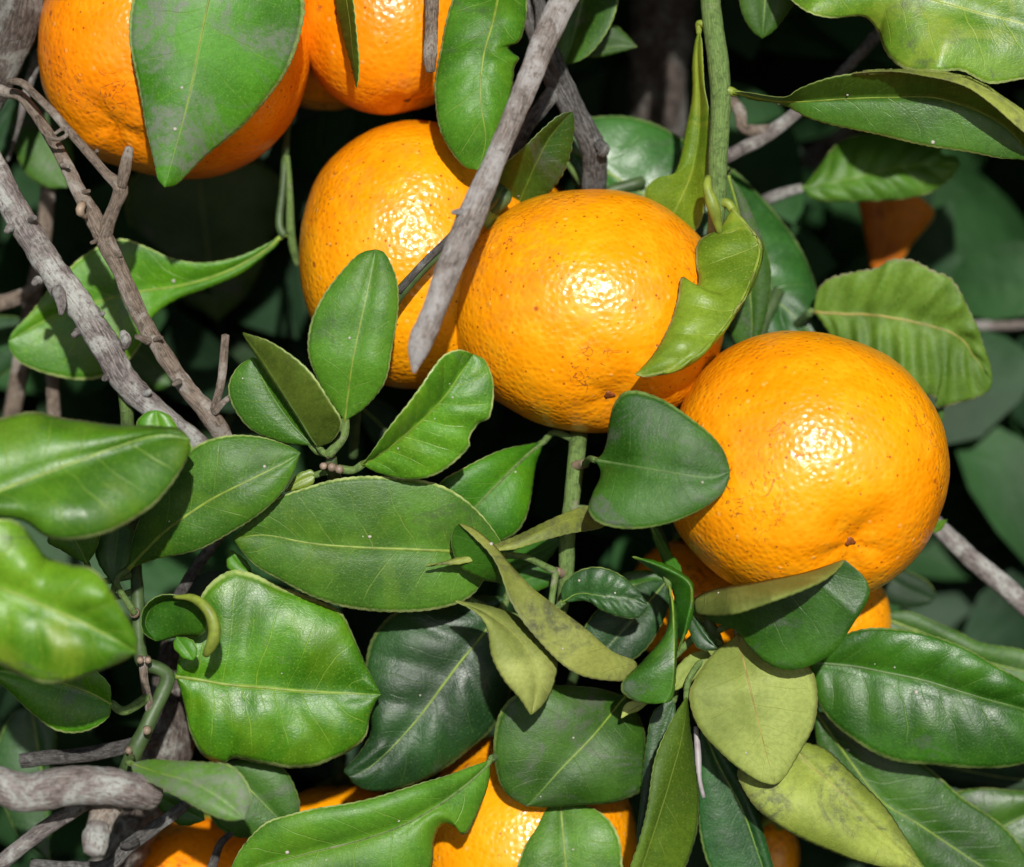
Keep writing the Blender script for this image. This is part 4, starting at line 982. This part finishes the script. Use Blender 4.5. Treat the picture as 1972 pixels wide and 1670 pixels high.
# upright shoot below the left middle fruit
C = Shoot('leafy_shoot', 'small upright shoot of three leaves rising from a scarred node', 'shoot', [(720, 1150, -2), (690, 1020, 0), (655, 945, 1.6), (640, 905, 2.4), (638, 880, 2.6)], [24, 24, 24, 26, 22], 'stemd', G, 0.15)
for (x, y, z, s) in ((622, 898, 3.1, 13), (639, 900, 3.3, 15), (654, 904, 3.3, 15), (632, 876, 2.9, 15)):
    C.add([(x + (640 - x) * 0.5, y - 2, z - 0.5), (x, y, z)], [s, s], 'scar', part='cut_scar', lump=0.2)
leaf(C, (664, 812), (723, 480), [(670, 762), (680, 692), (695, 620), (708, 560), (719, 505)], [(645, 786), (611, 732), (591, 680), (599, 622), (630, 560), (668, 508), (695, 486)], [(700, 786), (741, 736), (755, 680), (766, 600), (764, 540), (750, 500), (738, 484)], z=(3.0, 3.6, 3.7, 3.4), za=-0.1, zb=-0.1, mat='mid', nv=6, ribw=6, dots=2, petw=18, label='upright oval leaf in front of the left fruit')
leaf(C, (697, 895), (912, 682), [(740, 868), (800, 820), (850, 770), (885, 722)], [(718, 868), (768, 800), (810, 742), (848, 692), (882, 675)], [(730, 912), (790, 923), (850, 910), (902, 866), (905, 842), (922, 815), (942, 802), (951, 742), (936, 696)],
     z=(3.0, 3.6, 4.0, 4.0), za=0.9, zb=-0.1, mat='bright', quilt=0.06, ribw=8, dots=7, petw=15, label='leaf with a nibbled edge and white scale insects')
leaf(C, (600, 858), (486, 688), [(560, 815), (520, 755)], [(575, 856), (535, 852), (482, 828), (450, 782), (441, 742), (458, 706)], [(625, 840), (600, 780), (545, 710)], z=(2.6, 2.6, 2.6), za=-0.1, zb=0.3, mat='mid', ribw=6, rib='ribdark', dots=2, label='small rounded leaf partly behind the folded olive one')
leaf(C, (614, 860), (468, 640), [(598, 838), (570, 795), (535, 740), (500, 685)], [(594, 836), (562, 790), (512, 720), (482, 668)], [(640, 848), (657, 814), (640, 778), (592, 710), (522, 660)], z=(2.9, 3.4, 3.6, 3.6), za=-0.3, zb=(0, 0.8, 0.9, 0.6, 0), face='under', mat='mid', und='olive', rib='ribdark', ribw=5, label='narrow olive leaf folded along its midrib')
leaf(C, (608, 915), (548, 948), [(580, 925)], [(598, 905), (570, 915)], [(600, 935), (570, 945)], z=(2.4, 2.4, 2.4), mat='yellow', rib=None)

# stalk twig lying against the left middle fruit
Q = Shoot('fruit_twig', 'thin green and grey twig lying against the left middle fruit', 'twig', [(965, 362, 1.2), (940, 395, 1.7), (905, 425, 2.0), (850, 480, 2.3), (810, 520, 2.4), (765, 572, 2.4), (720, 650, 2.0), (690, 760, 1.0), (680, 880, 0.0)], [20, 22, 24, 24, 25, 26, 24, 22, 20], 'stemd', None, 0.1)
Q.add([(900, 424, 2.25), (850, 473, 2.5), (810, 512, 2.6), (768, 562, 2.6)], [12, 14, 14, 12], 'barkdark', part='bark_strip')

# left side
LL = Shoot('leafy_shoot', 'shoot with a broad green leaf on a winged stalk behind the left twigs', 'shoot', [(560, 150, -3), (550, 290, -1.8), (545, 360, -1.5), (538, 430, -1.3), (548, 455, -1.3)], [16, 15, 15, 16, 18], 'stemd', G, 0.08)
LL.add([(552, 300, -1.6), (558, 380, -1.6), (560, 450, -1.7), (572, 510, -2.0)], [13, 14, 18, 12], 'stemg', part='side_stem', lump=0.05)
leaf(LL, (543, 455), (16, 657), [(500, 490), (425, 528), (350, 550), (270, 562), (180, 583), (105, 608)],
     [(522, 464), (455, 496), (390, 506), (330, 496), (280, 475), (228, 462), (162, 490), (110, 540), (62, 600), (26, 636)], [(528, 480), (462, 528), (402, 556), (340, 578), (292, 612), (272, 660), (240, 702), (182, 731), (100, 722), (42, 702), (20, 675)],
     z=(-1.3, -1.4, -1.7, -1.7, -1.6), za=0.2, zb=-0.1, mat='bright', ribw=10, dots=2, puff=0.1, petmat='stemy', label='broad green leaf narrowing to a winged stalk')
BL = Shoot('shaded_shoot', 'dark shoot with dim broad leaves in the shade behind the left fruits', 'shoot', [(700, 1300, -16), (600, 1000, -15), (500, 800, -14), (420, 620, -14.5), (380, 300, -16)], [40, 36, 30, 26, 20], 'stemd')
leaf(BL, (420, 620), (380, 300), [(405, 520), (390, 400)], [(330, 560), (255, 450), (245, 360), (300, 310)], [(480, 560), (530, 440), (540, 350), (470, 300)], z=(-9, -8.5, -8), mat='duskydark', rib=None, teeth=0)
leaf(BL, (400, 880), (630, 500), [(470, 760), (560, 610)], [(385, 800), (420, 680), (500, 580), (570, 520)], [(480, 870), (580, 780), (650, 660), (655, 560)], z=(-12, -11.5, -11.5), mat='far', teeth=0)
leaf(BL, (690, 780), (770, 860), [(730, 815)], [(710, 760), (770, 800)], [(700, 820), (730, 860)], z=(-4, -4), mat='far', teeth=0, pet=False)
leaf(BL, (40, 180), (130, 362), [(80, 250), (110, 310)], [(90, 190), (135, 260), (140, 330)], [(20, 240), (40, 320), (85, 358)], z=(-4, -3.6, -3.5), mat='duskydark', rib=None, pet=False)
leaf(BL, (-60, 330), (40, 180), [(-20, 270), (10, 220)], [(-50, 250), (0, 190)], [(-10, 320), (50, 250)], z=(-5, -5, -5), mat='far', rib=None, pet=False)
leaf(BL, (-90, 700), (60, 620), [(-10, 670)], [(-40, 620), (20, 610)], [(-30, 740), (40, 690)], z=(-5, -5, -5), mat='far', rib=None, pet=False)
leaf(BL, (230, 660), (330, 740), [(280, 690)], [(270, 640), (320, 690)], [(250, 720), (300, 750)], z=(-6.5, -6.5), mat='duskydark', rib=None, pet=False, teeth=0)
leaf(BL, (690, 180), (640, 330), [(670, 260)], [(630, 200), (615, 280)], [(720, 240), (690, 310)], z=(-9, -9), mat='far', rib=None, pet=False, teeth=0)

# left lower cluster
LW = Shoot('leafy_shoot', 'dark stem with a glossy puckered leaf and a curled up leaf at lower left', 'shoot', [(250, 980, -1.0), (256, 1040, 0.6), (262, 1100, 1.4), (266, 1180, 1.8), (272, 1268, 2.2), (310, 1290, 2.3), (322, 1310, 2.4), (300, 1360, 2.6), (278, 1410, 2.7), (258, 1450, 2.7), (235, 1510, 2.4)], [20, 22, 24, 26, 28, 28, 30, 30, 32, 34, 34], 'stemd', G, 0.12)
LW.add([(276, 1268, 2.4), (278, 1310, 2.6), (286, 1350, 2.7), (290, 1378, 2.6)], [20, 16, 18, 18], 'barkbrown', part='twig')
for (x, y, z, s) in ((259, 1181, 2.3, 18), (283, 1407, 3.3, 16), (248, 1446, 3.2, 14), (253, 1460, 3.3, 15), (270, 1272, 2.9, 14), (285, 1272, 2.9, 13)):
    LW.add([(x, y - 4, z - 0.6), (x, y, z)], [s, s], 'scar', part='cut_scar', lump=0.2)
leaf(LW, (247, 1096), (579, 872), [(278, 1063), (322, 1020), (400, 966), (480, 925), (545, 893)], [(252, 1048), (270, 1000), (302, 950), (345, 886), (382, 856), (440, 840), (502, 840), (552, 856)], [(300, 1078), (370, 1062), (430, 1036), (490, 1000), (532, 960), (562, 915)], z=(2.8, 3.4, 3.6, 3.4), za=-0.1, zb=-0.1, mat='mid', nv=8, ribw=9, dots=3, puff=0.12, label='oval green leaf rising to the right')
leaf(LW, (338, 1303), (734, 1338), [(385, 1311), (450, 1320), (550, 1330), (650, 1336)],
     [(345, 1260), (368, 1190), (400, 1130), (440, 1103), (482, 1105), (560, 1135), (620, 1160), (655, 1180), (672, 1212), (692, 1252), (713, 1290), (728, 1322)],
     [(346, 1350), (361, 1410), (385, 1460), (430, 1476), (450, 1461), (500, 1470), (560, 1480), (610, 1478), (660, 1455), (702, 1420), (714, 1380), (724, 1352)], z=(2.0, 1.9, 1.7, 1.6), za=0.1, zb=-0.35, mat='bright', quilt=0.09, nv=6, wav=0.20, ribw=10, dots=8, puff=0.3, label='glossy puckered bright green leaf')
leaf(LW, (300, 1235), (392, 1168), [(280, 1200), (300, 1160), (345, 1150)], [(274, 1215), (275, 1175), (310, 1148), (360, 1152)], [(340, 1228), (388, 1226), (402, 1195)], z=(2.9, 3.2, 3.4), za=0.6, zb=-0.5, mat='deep', rib=None, pet=False, label='small leaf curled into a cup')
LW.add([(335, 1150, 3.8), (370, 1152, 4.1), (398, 1172, 4.3), (412, 1205, 4.3), (410, 1235, 4.2), (396, 1262, 4.0)], [6, 16, 22, 25, 26, 14], 'stemy', part='rolled_margin', lump=0.12)
leaf(LW, (340, 1226), (372, 1272), [(355, 1248)], [(370, 1232), (382, 1255)], [(334, 1245), (352, 1268)], z=(3.2, 3.3, 3.3), mat='mid', rib=None, pet=False)
leaf(LW, (215, 1356), (-30, 1290), [(150, 1325), (60, 1300)], [(205, 1310), (120, 1260), (30, 1250)], [(208, 1384), (165, 1408), (110, 1408), (60, 1376), (15, 1330)], z=(3.2, 3.6, 3.6), za=0.2, mat='bright', ribw=7, nv=8, petw=18, label='green leaf half hidden under the blurred yellow green one')
leaf(LW, (252, 1470), (472, 1578), [(300, 1486), (370, 1507), (430, 1542)], [(300, 1461), (390, 1467), (440, 1474), (470, 1500), (484, 1535)], [(262, 1492), (310, 1520), (370, 1550), (435, 1578)], z=(4.4, 5.6, 6.0, 6.0), za=-0.1, zb=0.1, mat='soot', ribw=4, label='blurred dull green leaf beside the pale lichen branch')
leaf(LW, (168, 1086), (120, 1000), [(150, 1050)], [(120, 1060), (90, 1040)], [(185, 1055), (192, 1020), (160, 1000)], z=(2.0, 2.2, 2.2), mat='mid', ribw=5)
leaf(LW, (220, 1130), (230, 1000), [(222, 1070)], [(185, 1080), (185, 1030)], [(255, 1080), (262, 1030)], z=(1.8, 1.8, 1.8), mat='deep', rib=None)
leaf(LW, (420, 1470), (560, 1600), [(470, 1510), (520, 1560)], [(490, 1458), (545, 1480), (572, 1525), (579, 1562)], [(398, 1530), (410, 1580), (455, 1612), (520, 1612)], z=(0.6, 0.6, 0.5), mat='duskydark', pet=False, dots=2, ribw=5)
leaf(LW, (290, 1525), (395, 1580), [(340, 1555)], [(330, 1525), (380, 1550)], [(310, 1565), (350, 1590)], z=(1.2, 1.0, 0.8), mat='deep', rib=None, pet=False)
leaf(LW, (440, 1060), (490, 1110), [(455, 1085)], [(450, 1060), (475, 1080)], [(435, 1090), (460, 1112)], z=(1.4, 1.4, 1.4), mat='mid', rib=None, pet=False)
leaf(LW, (60, 1360), (95, 1660), [(75, 1450), (90, 1560)], [(20, 1380), (-10, 1480), (30, 1600)], [(105, 1400), (100, 1500), (100, 1600)], z=(-2.5, -2.5, -2.5), mat='dark', pet=False, ribw=6)
leaf(LW, (430, 1100), (330, 1290), [(400, 1160), (350, 1230)], [(380, 1110), (320, 1190)], [(420, 1180), (370, 1260)], z=(-1, -1, -1), mat='dark', pet=False, rib=None)

# big blurred leaves nearest the lens
NL = Shoot('leafy_shoot', 'shoot with two big blurred bright green leaves at the left edge', 'shoot', [(-420, 1400, 3), (-260, 1220, 5.5), (-150, 1080, 7.2), (-120, 980, 7.4)], [34, 30, 26, 20], 'stemg', G)
leaf(NL, (-100, 985), (367, 846), [(0, 946), (100, 906), (200, 871), (300, 838)], [(-60, 840), (40, 796), (110, 799), (180, 813), (240, 820), (300, 815), (345, 820)], [(-60, 985), (40, 1000), (100, 1030), (170, 1033), (230, 1015), (290, 975), (332, 930), (360, 884)], z=(7.4, 7.2, 6.8, 6.4), za=-0.5, zb=(0, 0.2, 0.6, 0.4, 0), mat='bright', ribw=10, puff=0.35, wav=0.15, label='big blurred bright green leaf')
leaf(NL, (-120, 1090), (263, 1257), [(0, 1131), (80, 1165), (150, 1196), (220, 1231)], [(-80, 1020), (-20, 1003), (25, 1001), (62, 1022), (92, 1066), (130, 1085), (175, 1095), (215, 1130), (246, 1180), (264, 1228)], [(-90, 1180), (-20, 1270), (50, 1311), (110, 1316), (180, 1300), (237, 1275)], z=(7.4, 8.0, 8.2, 7.8), za=(0, 0.5, -0.5, 0.3, 0), zb=-0.2, mat='yellow', quilt=0.06, wav=0.22, ribw=8, puff=0.35, label='blurred puckered yellow green leaf')
leaf(NL, (320, 900), (300, 790), [(310, 845)], [(270, 870), (262, 820), (280, 797)], [(372, 868), (345, 825), (325, 800)], z=(4.6, 4.8, 4.8), mat='bright', rib=None, pet=False)

# bottom shoot
BO = Shoot('leafy_shoot', 'shoot with a long rolled and bitten leaf above the bottom fruit', 'shoot', [(1120, 1250, -3), (1090, 1340, -0.8), (1030, 1420, 0.6), (945, 1462, 1.6)], [20, 18, 18, 16], 'stemd', G)
leaf(BO, (944, 1464), (438, 1695), [(930, 1482), (870, 1532), (790, 1582), (700, 1616), (600, 1642), (500, 1668)], [(900, 1479), (830, 1504), (740, 1530), (650, 1550), (560, 1569), (510, 1584), (470, 1625), (448, 1668)],
     [(942, 1500), (930, 1540), (906, 1592), (890, 1606), (876, 1591), (852, 1588), (836, 1618), (828, 1680), (760, 1745), (620, 1765), (510, 1740)], z=(1.8, 2.6, 2.8, 2.8, 2.6), za=0.35, zb=-0.35, mat='mid', ribw=11, rib='stemg', puff=0.25, dots=5, nv=9, label='long leaf with a rolled upper edge and a round bite')
leaf(BO, (1078, 1530), (1105, 1830), [(1082, 1580), (1090, 1670), (1098, 1750)], [(1050, 1560), (1020, 1610), (1000, 1660), (988, 1720), (1020, 1790)], [(1150, 1560), (1186, 1602), (1198, 1660), (1202, 1720), (1170, 1790)], z=(0.4, 0.8, 0.8, 0.6), mat='mid', ribw=7, dots=1)
